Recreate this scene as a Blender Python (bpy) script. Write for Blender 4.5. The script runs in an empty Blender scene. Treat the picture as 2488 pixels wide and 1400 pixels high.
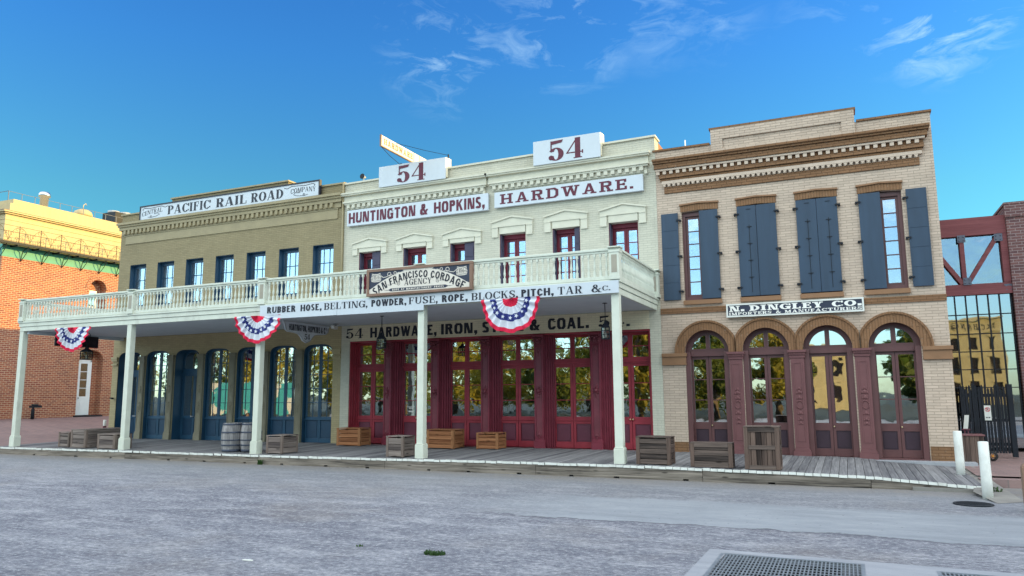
import bpy, bmesh, math, random
from math import radians as RAD, sin, cos, pi, sqrt, atan2, hypot
from mathutils import Vector, Matrix
from mathutils.geometry import tessellate_polygon

S = bpy.context.scene
COL = S.collection
random.seed(7)

# ---------------------------------------------------------------- camera
YAW, PITCH, ROLL = RAD(23.94), RAD(8.17), RAD(-0.41)
fwd = Vector((-sin(YAW) * cos(PITCH), cos(YAW) * cos(PITCH), sin(PITCH)))
rt = Vector((cos(YAW), sin(YAW), 0))
up = rt.cross(fwd)
rt2 = rt * cos(ROLL) + up * sin(ROLL)
up2 = up * cos(ROLL) - rt * sin(ROLL)
cd = bpy.data.cameras.new('camera')
cam = bpy.data.objects.new('camera', cd)
COL.objects.link(cam)
cam.matrix_world = Matrix(((rt2.x, up2.x, -fwd.x, 0), (rt2.y, up2.y, -fwd.y, -18.0), (rt2.z, up2.z, -fwd.z, 1.62), (0, 0, 0, 1)))
cd.sensor_width = 36.0
cd.lens = 36.0 * 1810 / 2488
cd.clip_start = 0.1
cd.clip_end = 3000
S.camera = cam

# ---------------------------------------------------------------- light, sky, exposure
SUN_AZ, SUN_EL = RAD(33), RAD(13)            # azimuth from +X towards +Y (behind the facades, from the right)
sun_dir = Vector((cos(SUN_AZ) * cos(SUN_EL), sin(SUN_AZ) * cos(SUN_EL), sin(SUN_EL)))
sd = bpy.data.lights.new('sun', 'SUN')
sd.energy = 4.0
sd.angle = RAD(0.5)
sd.color = (1.0, 0.67, 0.20)
sun = bpy.data.objects.new('sun', sd)
COL.objects.link(sun)
sun.rotation_euler = sun_dir.to_track_quat('Z', 'Y').to_euler()
S.view_settings.view_transform = 'Standard'
S.view_settings.look = 'None'
S.view_settings.exposure = 1.0
S.view_settings.gamma = 1.0
S.view_settings.use_curve_mapping = False


class NT:
    """tiny node-tree helper"""
    def __init__(s, nt):
        s.t = nt
    def n(s, typ, **kw):
        o = s.t.nodes.new(typ)
        for k, v in kw.items():
            setattr(o, k, v)
        return o
    def l(s, a, b):
        s.t.links.new(a, b)
    def set(s, sock, v):
        if hasattr(v, 'is_linked') or isinstance(v, bpy.types.NodeSocket):
            s.l(v, sock)
        else:
            sock.default_value = v
    def math(s, op, a, b=0.0, c=0.0, clamp=False):
        m = s.n('ShaderNodeMath', operation=op, use_clamp=clamp)
        for i, v in enumerate((a, b, c)):
            s.set(m.inputs[i], v)
        return m.outputs[0]
    def vm(s, op, a, b=(0, 0, 0)):
        m = s.n('ShaderNodeVectorMath', operation=op)
        s.set(m.inputs[0], a)
        s.set(m.inputs[1], b)
        return m.outputs['Value'] if op in ('DOT_PRODUCT', 'LENGTH', 'DISTANCE') else m.outputs[0]
    def mix(s, f, a, b, mode='MIX'):
        m = s.n('ShaderNodeMix', data_type='RGBA', blend_type=mode)
        s.set(m.inputs[0], f)
        for i, v in ((6, a), (7, b)):
            s.set(m.inputs[i], v if not isinstance(v, tuple) else (v + (1,))[:4])
        return m.outputs[2]
    def noise(s, vec, scale, detail=4, rough=0.55):
        m = s.n('ShaderNodeTexNoise')
        s.set(m.inputs['Vector'], vec)
        m.inputs['Scale'].default_value = scale
        m.inputs['Detail'].default_value = detail
        m.inputs['Roughness'].default_value = rough
        return m.outputs[0]
    def ramp(s, f, stops, interp='LINEAR'):
        m = s.n('ShaderNodeValToRGB')
        m.color_ramp.interpolation = interp
        e = m.color_ramp.elements
        while len(e) < len(stops):
            e.new(0.5)
        for i, (p, c) in enumerate(stops):
            e[i].position = p
            e[i].color = (c + (1,))[:4] if isinstance(c, tuple) else (c, c, c, 1)
        s.set(m.inputs[0], f)
        return m.outputs[0]
    def mrange(s, v, a, b, c, d):
        m = s.n('ShaderNodeMapRange')
        s.set(m.inputs[0], v)
        for i, x in enumerate((a, b, c, d)):
            m.inputs[i + 1].default_value = x
        return m.outputs[0]


w = bpy.data.worlds.new('World')
S.world = w
w.use_nodes = True
w.node_tree.nodes.clear()
N = NT(w.node_tree)
sky = N.n('ShaderNodeTexSky', sky_type='NISHITA')
sky.sun_disc = False
sky.sun_elevation = SUN_EL
sky.sun_rotation = pi / 2 - SUN_AZ
sky.air_density = 1.0
sky.dust_density = 0.4
sky.ozone_density = 2.0
geo = N.n('ShaderNodeTexCoord').outputs['Generated']
sep = N.n('ShaderNodeSeparateXYZ')
N.l(geo, sep.inputs[0])
# the evening sky: deep blue over the facades, the half behind the viewer brightened to fill the shaded fronts
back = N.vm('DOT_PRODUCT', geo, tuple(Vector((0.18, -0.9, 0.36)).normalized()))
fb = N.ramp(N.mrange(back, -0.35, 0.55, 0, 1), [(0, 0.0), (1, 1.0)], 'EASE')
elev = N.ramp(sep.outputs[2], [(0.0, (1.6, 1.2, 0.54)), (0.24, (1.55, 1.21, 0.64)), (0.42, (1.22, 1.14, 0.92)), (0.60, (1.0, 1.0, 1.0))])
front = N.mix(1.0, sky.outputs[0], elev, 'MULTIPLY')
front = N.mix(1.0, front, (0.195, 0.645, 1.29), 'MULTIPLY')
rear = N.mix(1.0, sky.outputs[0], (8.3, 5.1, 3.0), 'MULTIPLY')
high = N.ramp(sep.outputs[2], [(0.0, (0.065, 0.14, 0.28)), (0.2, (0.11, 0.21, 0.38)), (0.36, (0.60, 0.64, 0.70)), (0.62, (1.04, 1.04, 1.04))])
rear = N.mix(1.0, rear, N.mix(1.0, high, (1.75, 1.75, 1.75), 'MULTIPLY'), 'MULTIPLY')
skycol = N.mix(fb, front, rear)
# thin wisps of cirrus over the roofs
def wisp(d, r, amp):
    c = N.vm('DISTANCE', geo, tuple(d))
    return N.math('MULTIPLY', N.mrange(c, r, r * 0.15, 0, 1), amp)
def dirpx(px, py):
    return (rt2 * (px - 1244) + up2 * (700 - py) + fwd * 1810).normalized()
mask = None
for px_, py_, r_, a_ in ((1090, 120, .10, 1.1), (1370, 50, .11, 1.1), (1260, 110, .07, .6), (1370, 130, .05, .5), (1590, 15, .09, .6), (1740, 55, .07, .45),
                         (2300, 40, .085, 2.1), (2150, 95, .05, .7), (2010, 50, .07, .4), (2120, 20, .07, .55), (930, 15, .04, .55), (2040, 110, .05, .35)):
    q = wisp(dirpx(px_, py_), r_, a_)
    mask = q if mask is None else N.math('MAXIMUM', mask, q)
mp = N.n('ShaderNodeMapping')
N.l(geo, mp.inputs[0])
mp.inputs['Rotation'].default_value = (0.0, RAD(-24), RAD(24))
mp.inputs['Scale'].default_value = (3.4, 3.0, 8.5)
warp = N.n('ShaderNodeTexNoise')
N.l(mp.outputs[0], warp.inputs['Vector'])
warp.inputs['Scale'].default_value = 2.2
wv = N.vm('ADD', mp.outputs[0], N.vm('MULTIPLY', warp.outputs['Color'], (0.9, 0.9, 0.9)))
cl = N.mrange(N.noise(wv, 2.6, 9, 0.66), 0.50, 0.85, 0, 0.8)
cl = N.math('MULTIPLY', cl, mask, clamp=True)
skycol = N.mix(cl, skycol, (3.2, 4.6, 5.4))
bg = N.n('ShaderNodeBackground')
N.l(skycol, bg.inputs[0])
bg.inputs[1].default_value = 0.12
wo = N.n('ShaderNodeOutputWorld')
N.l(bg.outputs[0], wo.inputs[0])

# ---------------------------------------------------------------- materials
MATS = {}
def newmat(name):
    m = bpy.data.materials.new(name)
    m.use_nodes = True
    m.node_tree.nodes.clear()
    MATS[name] = m
    t = NT(m.node_tree)
    out = t.n('ShaderNodeOutputMaterial')
    p = t.n('ShaderNodeBsdfPrincipled')
    t.l(p.outputs[0], out.inputs[0])
    return m, t, p, out

def c3(c):
    return (c[0], c[1], c[2], 1)

def scl(c, k):
    return (c[0] * k, c[1] * k, c[2] * k)

def paint(name, col, rough=0.55, var=0.12, scale=3.0, grime=0.0, bump=0.0, spec=0.3, streak=False):
    m, t, p, out = newmat(name)
    pos = t.n('ShaderNodeNewGeometry').outputs['Position']
    v = pos if not streak else t.vm('MULTIPLY', pos, (3.0, 3.0, 0.35))
    n1 = t.noise(v, scale, 6, 0.65)
    c = t.mix(t.mrange(n1, 0.3, 0.7, 0, 1), scl(col, 1 - var), scl(col, 1 + var))
    if grime:
        n2 = t.noise(t.vm('MULTIPLY', pos, (1.2, 1.2, 0.5)), 2.1, 8, 0.7)
        c = t.mix(t.math('MULTIPLY', t.mrange(n2, 0.52, 0.75, 0, 1), grime), c, (0.16, 0.14, 0.11))
    t.l(c, p.inputs['Base Color'])
    p.inputs['Roughness'].default_value = rough
    p.inputs['Specular IOR Level'].default_value = spec
    if bump:
        b = t.n('ShaderNodeBump')
        b.inputs['Strength'].default_value = bump
        b.inputs['Distance'].default_value = 0.01
        t.l(t.noise(pos, 40, 4), b.inputs['Height'])
        t.l(b.outputs[0], p.inputs['Normal'])
    return m

def brick(name, c1, c2, mortar, bw=0.20, bh=0.058, ms=0.0055, bump=0.6, squash=False, warm=None, rough=0.75, swap=False, patch=0.10, soot=0.25):
    """painted or bare brickwork in world space; works on faces towards +-X and +-Y alike"""
    m, t, p, out = newmat(name)
    pos = t.n('ShaderNodeNewGeometry').outputs['Position']
    s = t.n('ShaderNodeSeparateXYZ')
    t.l(pos, s.inputs[0])
    cb = t.n('ShaderNodeCombineXYZ')
    h = t.math('ADD', s.outputs[0], s.outputs[1])
    a, b_ = (h, s.outputs[2]) if not swap else (s.outputs[2], h)
    wob = t.noise(pos, 6.0, 3)
    t.l(a, cb.inputs[0])
    t.l(t.math('ADD', b_, t.math('MULTIPLY', t.math('SUBTRACT', wob, 0.5), 0.012)), cb.inputs[1])
    br = t.n('ShaderNodeTexBrick')
    t.l(cb.outputs[0], br.inputs['Vector'])
    br.inputs['Color1'].default_value = c3(c1)
    br.inputs['Color2'].default_value = c3(c2)
    br.inputs['Mortar'].default_value = c3(mortar)
    br.inputs['Scale'].default_value = 1.0
    br.inputs['Brick Width'].default_value = bw
    br.inputs['Row Height'].default_value = bh
    br.inputs['Mortar Size'].default_value = ms
    br.inputs['Mortar Smooth'].default_value = 0.35
    br.inputs['Bias'].default_value = 0.0
    n1 = t.noise(pos, 1.1, 8, 0.7)
    c = t.mix(t.mrange(n1, 0.3, 0.72, 0, 1), br.outputs[0], t.mix(1.0, br.outputs[0], (1 - patch * 2.2,) * 3, 'MULTIPLY'))
    n2 = t.noise(t.vm('MULTIPLY', pos, (1.6, 1.6, 0.35)), 1.7, 9, 0.72)
    c = t.mix(t.math('MULTIPLY', t.mrange(n2, 0.56, 0.78, 0, 1), soot), c, (0.10, 0.085, 0.065))
    n3 = t.noise(pos, 28, 3)
    c = t.mix(t.mrange(n3, 0.62, 0.8, 0, 0.35), c, t.mix(0.5, c, (0.75, 0.72, 0.66)))
    t.l(c, p.inputs['Base Color'])
    p.inputs['Roughness'].default_value = rough
    p.inputs['Specular IOR Level'].default_value = 0.2
    bn = t.n('ShaderNodeBump')
    bn.inputs['Strength'].default_value = bump
    bn.inputs['Distance'].default_value = 0.012
    hh = t.math('ADD', t.math('MULTIPLY', t.math('SUBTRACT', 1.0, br.outputs['Fac']), 1.0), t.math('MULTIPLY', t.noise(pos, 22, 4), 0.5))
    t.l(hh, bn.inputs['Height'])
    t.l(bn.outputs[0], p.inputs['Normal'])
    return m

def wood(name, dark, light, rough=0.8, axis='x', grain=1.0, iv=0.5, knots=True, bump=0.4):
    """weathered boards: grain along AXIS, each loose board in the mesh gets its own tone"""
    m, t, p, out = newmat(name)
    g = t.n('ShaderNodeNewGeometry')
    pos, rnd = g.outputs['Position'], g.outputs['Random Per Island']
    k = {'x': (0.9, 22, 22), 'y': (22, 0.9, 22), 'z': (22, 22, 0.9)}[axis]
    off = t.n('ShaderNodeCombineXYZ')
    for i in range(3):
        t.l(t.math('MULTIPLY', rnd, 37.0 + 11 * i), off.inputs[i])
    src = pos
    if axis == 'x':
        sx = t.n('ShaderNodeSeparateXYZ')
        t.l(pos, sx.inputs[0])
        cx = t.n('ShaderNodeCombineXYZ')
        t.l(t.math('ADD', sx.outputs[0], sx.outputs[1]), cx.inputs[0])
        t.l(sx.outputs[2], cx.inputs[2])
        src = cx.outputs[0]
    v = t.vm('ADD', t.vm('MULTIPLY', src, k), off.outputs[0])
    n1 = t.noise(v, 1.6 * grain, 7, 0.65)
    n2 = t.noise(v, 0.5, 3, 0.5)
    f = t.math('ADD', t.math('MULTIPLY', t.mrange(n1, 0.3, 0.7, 0, 1), 0.65), t.math('MULTIPLY', t.math('SUBTRACT', rnd, 0.5), iv), clamp=True)
    f = t.math('ADD', f, t.math('MULTIPLY', t.math('SUBTRACT', n2, 0.5), 0.9), clamp=True)
    c = t.mix(f, dark, light)
    if knots:
        vo = t.n('ShaderNodeTexVoronoi')
        vk = {'x': (2.2, 9, 9), 'y': (9, 2.2, 9), 'z': (9, 9, 2.2)}[axis]
        t.l(t.vm('ADD', t.vm('MULTIPLY', src, vk), off.outputs[0]), vo.inputs['Vector'])
        vo.inputs['Scale'].default_value = 0.9
        c = t.mix(t.mrange(vo.outputs['Distance'], 0.16, 0.07, 0, 0.75), c, scl(dark, 0.45))
    t.l(c, p.inputs['Base Color'])
    p.inputs['Roughness'].default_value = rough
    p.inputs['Specular IOR Level'].default_value = 0.2
    bn = t.n('ShaderNodeBump')
    bn.inputs['Strength'].default_value = bump
    bn.inputs['Distance'].default_value = 0.008
    t.l(n1, bn.inputs['Height'])
    t.l(bn.outputs[0], p.inputs['Normal'])
    return m

def glass(name, refl=0.42, tint=(0.55, 0.66, 0.68), wav=0.05, wscale=2.4, haze=0.0):
    """old wavy window glass: part see-through, part mirror"""
    m, t, p, out = newmat(name)
    t.t.nodes.remove(p)
    g = t.n('ShaderNodeNewGeometry')
    off = t.n('ShaderNodeCombineXYZ')
    for i in range(3):
        t.l(t.math('MULTIPLY', g.outputs['Random Per Island'], 19.0 + 7 * i), off.inputs[i])
    bn = t.n('ShaderNodeBump')
    bn.inputs['Strength'].default_value = 1.0
    bn.inputs['Distance'].default_value = wav
    t.l(t.noise(t.vm('ADD', g.outputs['Position'], off.outputs[0]), wscale, 2.0, 0.45), bn.inputs['Height'])
    gl = t.n('ShaderNodeBsdfGlossy')
    gl.inputs['Roughness'].default_value = 0.015
    gl.inputs['Color'].default_value = (0.93, 0.97, 1.0, 1)
    t.l(bn.outputs[0], gl.inputs['Normal'])
    tr = t.n('ShaderNodeBsdfTransparent')
    tr.inputs[0].default_value = c3(tint)
    lw = t.n('ShaderNodeLayerWeight')
    lw.inputs[0].default_value = 0.35
    f = t.math('ADD', refl, t.math('MULTIPLY', lw.outputs['Facing'], 0.18), clamp=True)
    mx = t.n('ShaderNodeMixShader')
    t.l(f, mx.inputs[0])
    t.l(tr.outputs[0], mx.inputs[1])
    t.l(gl.outputs[0], mx.inputs[2])
    t.l(mx.outputs[0], out.inputs[0])
    return m

def plain(name, col, rough=0.5, metal=0.0, spec=0.4):
    m, t, p, out = newmat(name)
    p.inputs['Base Color'].default_value = c3(col)
    p.inputs['Roughness'].default_value = rough
    p.inputs['Metallic'].default_value = metal
    p.inputs['Specular IOR Level'].default_value = spec
    return m

OLIVE = (0.29, 0.238, 0.138)
brick('olive_brick', scl(OLIVE, 1.05), scl(OLIVE, 0.92), scl(OLIVE, 0.72), bump=0.5, ms=0.005, patch=0.07, soot=0.24)
BUFF = (0.43, 0.355, 0.205)
brick('buff_brick', scl(BUFF, 1.05), scl(BUFF, 0.93), scl(BUFF, 0.75), bump=0.5, ms=0.005, patch=0.07, soot=0.22)
paint('buff_trim', scl(BUFF, 0.95), var=0.1, grime=0.15)
paint('olive_trim', scl(OLIVE, 1.05), var=0.1, grime=0.15)
paint('olive_iron', (0.20, 0.18, 0.125), var=0.12, grime=0.2)
WHITE = (0.585, 0.56, 0.455)
brick('white_brick', scl(WHITE, 1.03), scl(WHITE, 0.95), scl(WHITE, 0.80), bump=0.55, ms=0.005, patch=0.08, soot=0.30)
paint('white_trim', scl(WHITE, 1.02), var=0.07, grime=0.12)
CREAM = (0.70, 0.62, 0.44)
brick('cream_brick', scl(CREAM, 1.03), scl(CREAM, 0.95), scl(CREAM, 0.78), bump=0.5, ms=0.005, patch=0.06, soot=0.10)
TAN = (0.575, 0.45, 0.355)
brick('tan_brick', scl(TAN, 1.06), scl(TAN, 0.90), scl(TAN, 0.66), bump=0.7, ms=0.0055, bw=0.235, bh=0.0605, patch=0.08, soot=0.14)
BROWN = (0.25, 0.132, 0.068)
brick('brown_brick', scl(BROWN, 1.05), scl(BROWN, 0.9), scl(BROWN, 0.5), bump=0.6, ms=0.006, bw=0.235, bh=0.0605, patch=0.1, soot=0.1)
brick('brown_soldier', scl(BROWN, 1.08), scl(BROWN, 0.95), scl(BROWN, 0.6), bump=0.6, ms=0.006, bw=0.5, bh=0.06, swap=True, soot=0.05)
paint('brown_trim', BROWN, var=0.12, grime=0.1)
paint('tan_trim', scl(TAN, 0.95), var=0.1, grime=0.1)
brick('bare_brick', (0.41, 0.135, 0.072), (0.25, 0.070, 0.052), (0.55, 0.39, 0.25), bump=0.5, bw=0.24, bh=0.085, ms=0.013, soot=0.25)
brick('dark_brick', (0.20, 0.10, 0.095), (0.13, 0.07, 0.075), (0.34, 0.27, 0.27), bump=0.5, bw=0.22, bh=0.072, ms=0.008, soot=0.1)
brick('side_brick', (0.40, 0.17, 0.07), (0.33, 0.12, 0.05), (0.45, 0.30, 0.18), bump=0.5)
paint('yellow_stucco', (0.47, 0.36, 0.185), var=0.08, grime=0.18, scale=1.4, bump=0.15, streak=True)
paint('turquoise', (0.10, 0.50, 0.52), var=0.06)
paint('hotel_stucco', (0.52, 0.43, 0.26), var=0.16, grime=0.35, scale=0.8)
paint('green_paint', (0.075, 0.31, 0.25), var=0.10, grime=0.12)
paint('white_paint', (0.60, 0.625, 0.535), rough=0.5, var=0.07, grime=0.28)
paint('worn_white', (0.68, 0.69, 0.65), rough=0.6, var=0.06, grime=0.45, scale=9)
paint('deck_under', (0.56, 0.61, 0.65), rough=0.6, var=0.05, grime=0.05)
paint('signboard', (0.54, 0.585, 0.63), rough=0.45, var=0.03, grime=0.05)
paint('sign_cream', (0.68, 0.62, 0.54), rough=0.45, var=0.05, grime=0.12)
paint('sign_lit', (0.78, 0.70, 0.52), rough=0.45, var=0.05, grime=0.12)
paint('maroon_letters', (0.105, 0.016, 0.035), rough=0.45, var=0.25, scale=14)
paint('black_letters', (0.016, 0.017, 0.028), rough=0.45, var=0.2, scale=12)
paint('pale_letters', (0.20, 0.12, 0.05), rough=0.5, var=0.1)
paint('white_letters', (0.80, 0.79, 0.74), rough=0.5, var=0.04)
paint('gold_letters', (0.70, 0.50, 0.22), rough=0.4, var=0.05)
paint('faint_letters', (0.07, 0.045, 0.05), rough=0.5, var=0.1)
paint('dark_board', (0.022, 0.016, 0.022), rough=0.45, var=0.2)
paint('navy_board', (0.030, 0.036, 0.062), rough=0.45, var=0.15)
paint('rail_iron', (0.10, 0.07, 0.04), rough=0.6, var=0.2)
paint('frame_brown', (0.22, 0.13, 0.09), rough=0.5, var=0.15, grime=0.1)
paint('blue_paint', (0.020, 0.070, 0.130), rough=0.4, var=0.14, spec=0.45)
paint('blue_panel', (0.014, 0.048, 0.095), rough=0.4, var=0.14, spec=0.45)
paint('red_paint', (0.30, 0.036, 0.052), rough=0.45, var=0.16, spec=0.25)
paint('column_paint', (0.185, 0.030, 0.048), rough=0.45, var=0.18, spec=0.25)
paint('maroon_panel', (0.125, 0.026, 0.048), rough=0.40, var=0.16, spec=0.45)
paint('maroon_iron', (0.16, 0.028, 0.042), rough=0.45, var=0.2, spec=0.45)
paint('plum_paint', (0.112, 0.046, 0.046), rough=0.42, var=0.12, spec=0.4)
paint('plum_panel', (0.045, 0.025, 0.036), rough=0.45, var=0.12)
paint('plum_pilaster', (0.155, 0.064, 0.066), rough=0.5, var=0.12)
paint('shutter_paint', (0.025, 0.049, 0.086), rough=0.5, var=0.16, scale=1.5, spec=0.4, streak=True)
paint('shutter_purple', (0.055, 0.05, 0.085), rough=0.5, var=0.15)
paint('black_iron', (0.014, 0.017, 0.024), rough=0.55, var=0.3, spec=0.2)
paint('grate_metal', (0.17, 0.19, 0.215), rough=0.45, var=0.25, scale=9, spec=0.5)
paint('plate_metal', (0.10, 0.115, 0.155), rough=0.5, var=0.2)
paint('inset', (0.33, 0.30, 0.24), rough=0.6, var=0.1)
paint('pit', (0.008, 0.009, 0.012), rough=1.0)
paint('grey_metal', (0.36, 0.37, 0.38), rough=0.5, var=0.12)
plain('steel', (0.60, 0.60, 0.62), 0.3, 1.0)
plain('brass', (0.62, 0.50, 0.30), 0.3, 1.0)
paint('roof_felt', (0.12, 0.12, 0.12), rough=0.9)
paint('interior', (0.05, 0.06, 0.065), rough=0.9)
paint('curtain', (0.70, 0.71, 0.71), rough=0.9, var=0.06)
paint('white_door', (0.70, 0.72, 0.72), rough=0.45, var=0.05)
wood('crate_grey', (0.06, 0.047, 0.045), (0.31, 0.255, 0.225), axis='x', iv=0.45)
wood('crate_grey_upright', (0.075, 0.055, 0.048), (0.25, 0.195, 0.165), axis='z', iv=0.5)
wood('crate_brown', (0.030, 0.023, 0.021), (0.20, 0.148, 0.125), axis='x', iv=0.5)
wood('crate_brown_upright', (0.026, 0.018, 0.016), (0.185, 0.125, 0.100), axis='z', iv=0.6)
wood('crate_orange', (0.16, 0.058, 0.024), (0.46, 0.205, 0.095), axis='x', iv=0.45)
wood('crate_orange_upright', (0.20, 0.085, 0.035), (0.42, 0.20, 0.095), axis='z', iv=0.3)
wood('deck_wood', (0.105, 0.105, 0.115), (0.31, 0.305, 0.31), axis='y', iv=0.55, knots=False)
wood('kerb_wood', (0.055, 0.046, 0.04), (0.40, 0.345, 0.29), axis='x', iv=0.3)
wood('barrel_wood', (0.15, 0.145, 0.15), (0.42, 0.40, 0.395), axis='z', iv=0.5, knots=False)
wood('beam_wood', (0.16, 0.055, 0.062), (0.27, 0.10, 0.105), axis='x', iv=0.2, knots=False)
paint('barrel_hoop', (0.05, 0.06, 0.09), rough=0.5, var=0.3, scale=12)
paint('bunting_red', (0.62, 0.012, 0.055), rough=0.7, var=0.06)
paint('bunting_white', (0.60, 0.62, 0.68), rough=0.7, var=0.03)
paint('bunting_blue', (0.028, 0.038, 0.19), rough=0.7, var=0.08)
paint('bark', (0.13, 0.10, 0.075), rough=0.9, var=0.3, scale=8)
paint('tyre', (0.02, 0.02, 0.022), rough=0.7)
paint('orange_plastic', (0.70, 0.30, 0.05), rough=0.4)
paint('lime_trim', (0.55, 0.58, 0.25), rough=0.5)
paint('no_parking_red', (0.55, 0.03, 0.05), rough=0.4)
glass('shop_glass', 0.56, (0.50, 0.62, 0.66), wav=0.0022, wscale=2.0)
glass('old_glass', 0.56, (0.62, 0.74, 0.78), wav=0.0022, wscale=2.0)
glass('clear_glass', 0.36, (0.90, 0.93, 0.95), wav=0.004)
glass('curtain_wall_glass', 0.42, (0.22, 0.38, 0.46), wav=0.002, wscale=1.2)
glass('frosted_glass', 0.28, (0.55, 0.64, 0.70), wav=0.01)
glass('lantern_glass', 0.16, (0.86, 0.87, 0.82), wav=0.01)

def mural_mat():
    m, t, p, out = newmat('mural')
    pos = t.n('ShaderNodeNewGeometry').outputs['Position']
    n1 = t.noise(t.vm('MULTIPLY', pos, (1.3, 1, 0.8)), 0.9, 2, 0.4)
    t.l(t.mix(t.mrange(n1, 0.53, 0.55, 0, 1), (0.05, 0.33, 0.36), (0.62, 0.60, 0.54)), p.inputs['Base Color'])
    p.inputs['Roughness'].default_value = 0.7
mural_mat()
paint('dark_sheet', (0.007, 0.013, 0.010), rough=0.9, var=0.3)

def leaves(name, dark, light):
    m, t, p, out = newmat(name)
    g = t.n('ShaderNodeNewGeometry')
    c = t.mix(t.math('ADD', t.math('MULTIPLY', g.outputs['Random Per Island'], 0.6), t.math('MULTIPLY', t.noise(g.outputs['Position'], 0.7, 3), 0.4), clamp=True), dark, light)
    t.l(c, p.inputs['Base Color'])
    p.inputs['Roughness'].default_value = 0.6
    p.inputs['Specular IOR Level'].default_value = 0.2
    tl = t.n('ShaderNodeBsdfTranslucent')
    t.l(t.mix(1.0, c, (1.1, 1.2, 0.5), 'MULTIPLY'), tl.inputs[0])
    mx = t.n('ShaderNodeMixShader')
    mx.inputs[0].default_value = 0.35
    t.l(p.outputs[0], mx.inputs[1])
    t.l(tl.outputs[0], mx.inputs[2])
    t.l(mx.outputs[0], out.inputs[0])
    return m
leaves('leaf_green', (0.045, 0.07, 0.018), (0.17, 0.19, 0.045))
leaves('leaf_gold', (0.15, 0.135, 0.02), (0.36, 0.29, 0.05))
leaves('grass_blade', (0.02, 0.05, 0.02), (0.07, 0.13, 0.04))

def ground_mat():
    m, t, p, out = newmat('street_asphalt')
    pos = t.n('ShaderNodeNewGeometry').outputs['Position']
    sp = t.n('ShaderNodeSeparateXYZ')
    t.l(pos, sp.inputs[0])
    big = t.noise(t.vm('MULTIPLY', pos, (0.30, 0.8, 1)), 0.55, 7, 0.62)
    mid = t.noise(t.vm('MULTIPLY', pos, (0.55, 1.3, 1)), 2.2, 10, 0.80)
    fine = t.noise(t.vm('MULTIPLY', pos, (0.75, 1, 1)), 17, 9, 0.9)
    c = t.mix(t.mrange(big, 0.34, 0.66, 0, 1), (0.145, 0.150, 0.182), (0.255, 0.262, 0.292))
    c = t.mix(t.mrange(mid, 0.49, 0.63, 0, 0.75), c, (0.42, 0.42, 0.445))
    c = t.mix(t.mrange(mid, 0.47, 0.36, 0, 0.6), c, (0.115, 0.112, 0.145))
    c = t.mix(t.mrange(fine, 0.47, 0.41, 0, 0.85), c, (0.075, 0.08, 0.10))
    c = t.mix(t.mrange(fine, 0.525, 0.585, 0, 0.8), c, (0.52, 0.515, 0.525))
    warm = t.noise(pos, 0.35, 5, 0.6)
    c = t.mix(t.mrange(warm, 0.52, 0.68, 0, 0.30), c, (0.27, 0.235, 0.20))
    # finer, smoother dust along the kerb
    dust = t.mrange(sp.outputs[1], -8.5, -4.2, 0, 0.6)
    c = t.mix(dust, c, (0.225, 0.235, 0.25))
    wob = t.math('MULTIPLY', t.math('SUBTRACT', t.noise(pos, 0.9, 6, 0.7), 0.5), 0.9)
    yy = t.math('ADD', sp.outputs[1], wob)
    st = t.math('MULTIPLY', t.mrange(yy, -8.42, -8.30, 0, 1), t.mrange(yy, -6.05, -6.35, 0, 1))
    st = t.math('MULTIPLY', st, t.mrange(t.math('ADD', sp.outputs[0], t.math('MULTIPLY', wob, 3.0)), -5.6, -3.4, 0, 0.86))
    sc_ = t.mix(t.mrange(t.noise(t.vm('MULTIPLY', pos, (0.35, 1.1, 1)), 1.3, 9, 0.75), 0.35, 0.65, 0, 1), (0.24, 0.26, 0.285), (0.36, 0.38, 0.405))
    c = t.mix(st, c, sc_)
    seam = t.math('MULTIPLY', t.math('MULTIPLY', t.mrange(yy, -8.46, -8.40, 0, 1), t.mrange(yy, -8.33, -8.38, 0, 1)), t.mrange(sp.outputs[0], -5.2, -4.0, 0, 0.7))
    c = t.mix(seam, c, (0.09, 0.09, 0.11))
    dirt = t.math('MULTIPLY', t.mrange(sp.outputs[1], -4.7, -3.7, 0, 1), t.mrange(mid, 0.3, 0.65, 0, 0.8))
    c = t.mix(dirt, c, (0.20, 0.165, 0.125))
    vor = t.n('ShaderNodeTexVoronoi')
    t.l(pos, vor.inputs['Vector'])
    vor.inputs['Scale'].default_value = 7.0
    c = t.mix(t.mrange(vor.outputs['Distance'], 0.11, 0.05, 0, 0.6), c, (0.05, 0.05, 0.055))
    t.l(c, p.inputs['Base Color'])
    p.inputs['Roughness'].default_value = 0.9
    p.inputs['Specular IOR Level'].default_value = 0.15
    b = t.n('ShaderNodeBump')
    b.inputs['Strength'].default_value = 0.8
    b.inputs['Distance'].default_value = 0.02
    t.l(t.math('ADD', fine, t.math('MULTIPLY', mid, 1.5)), b.inputs['Height'])
    t.l(b.outputs[0], p.inputs['Normal'])
ground_mat()

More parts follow.
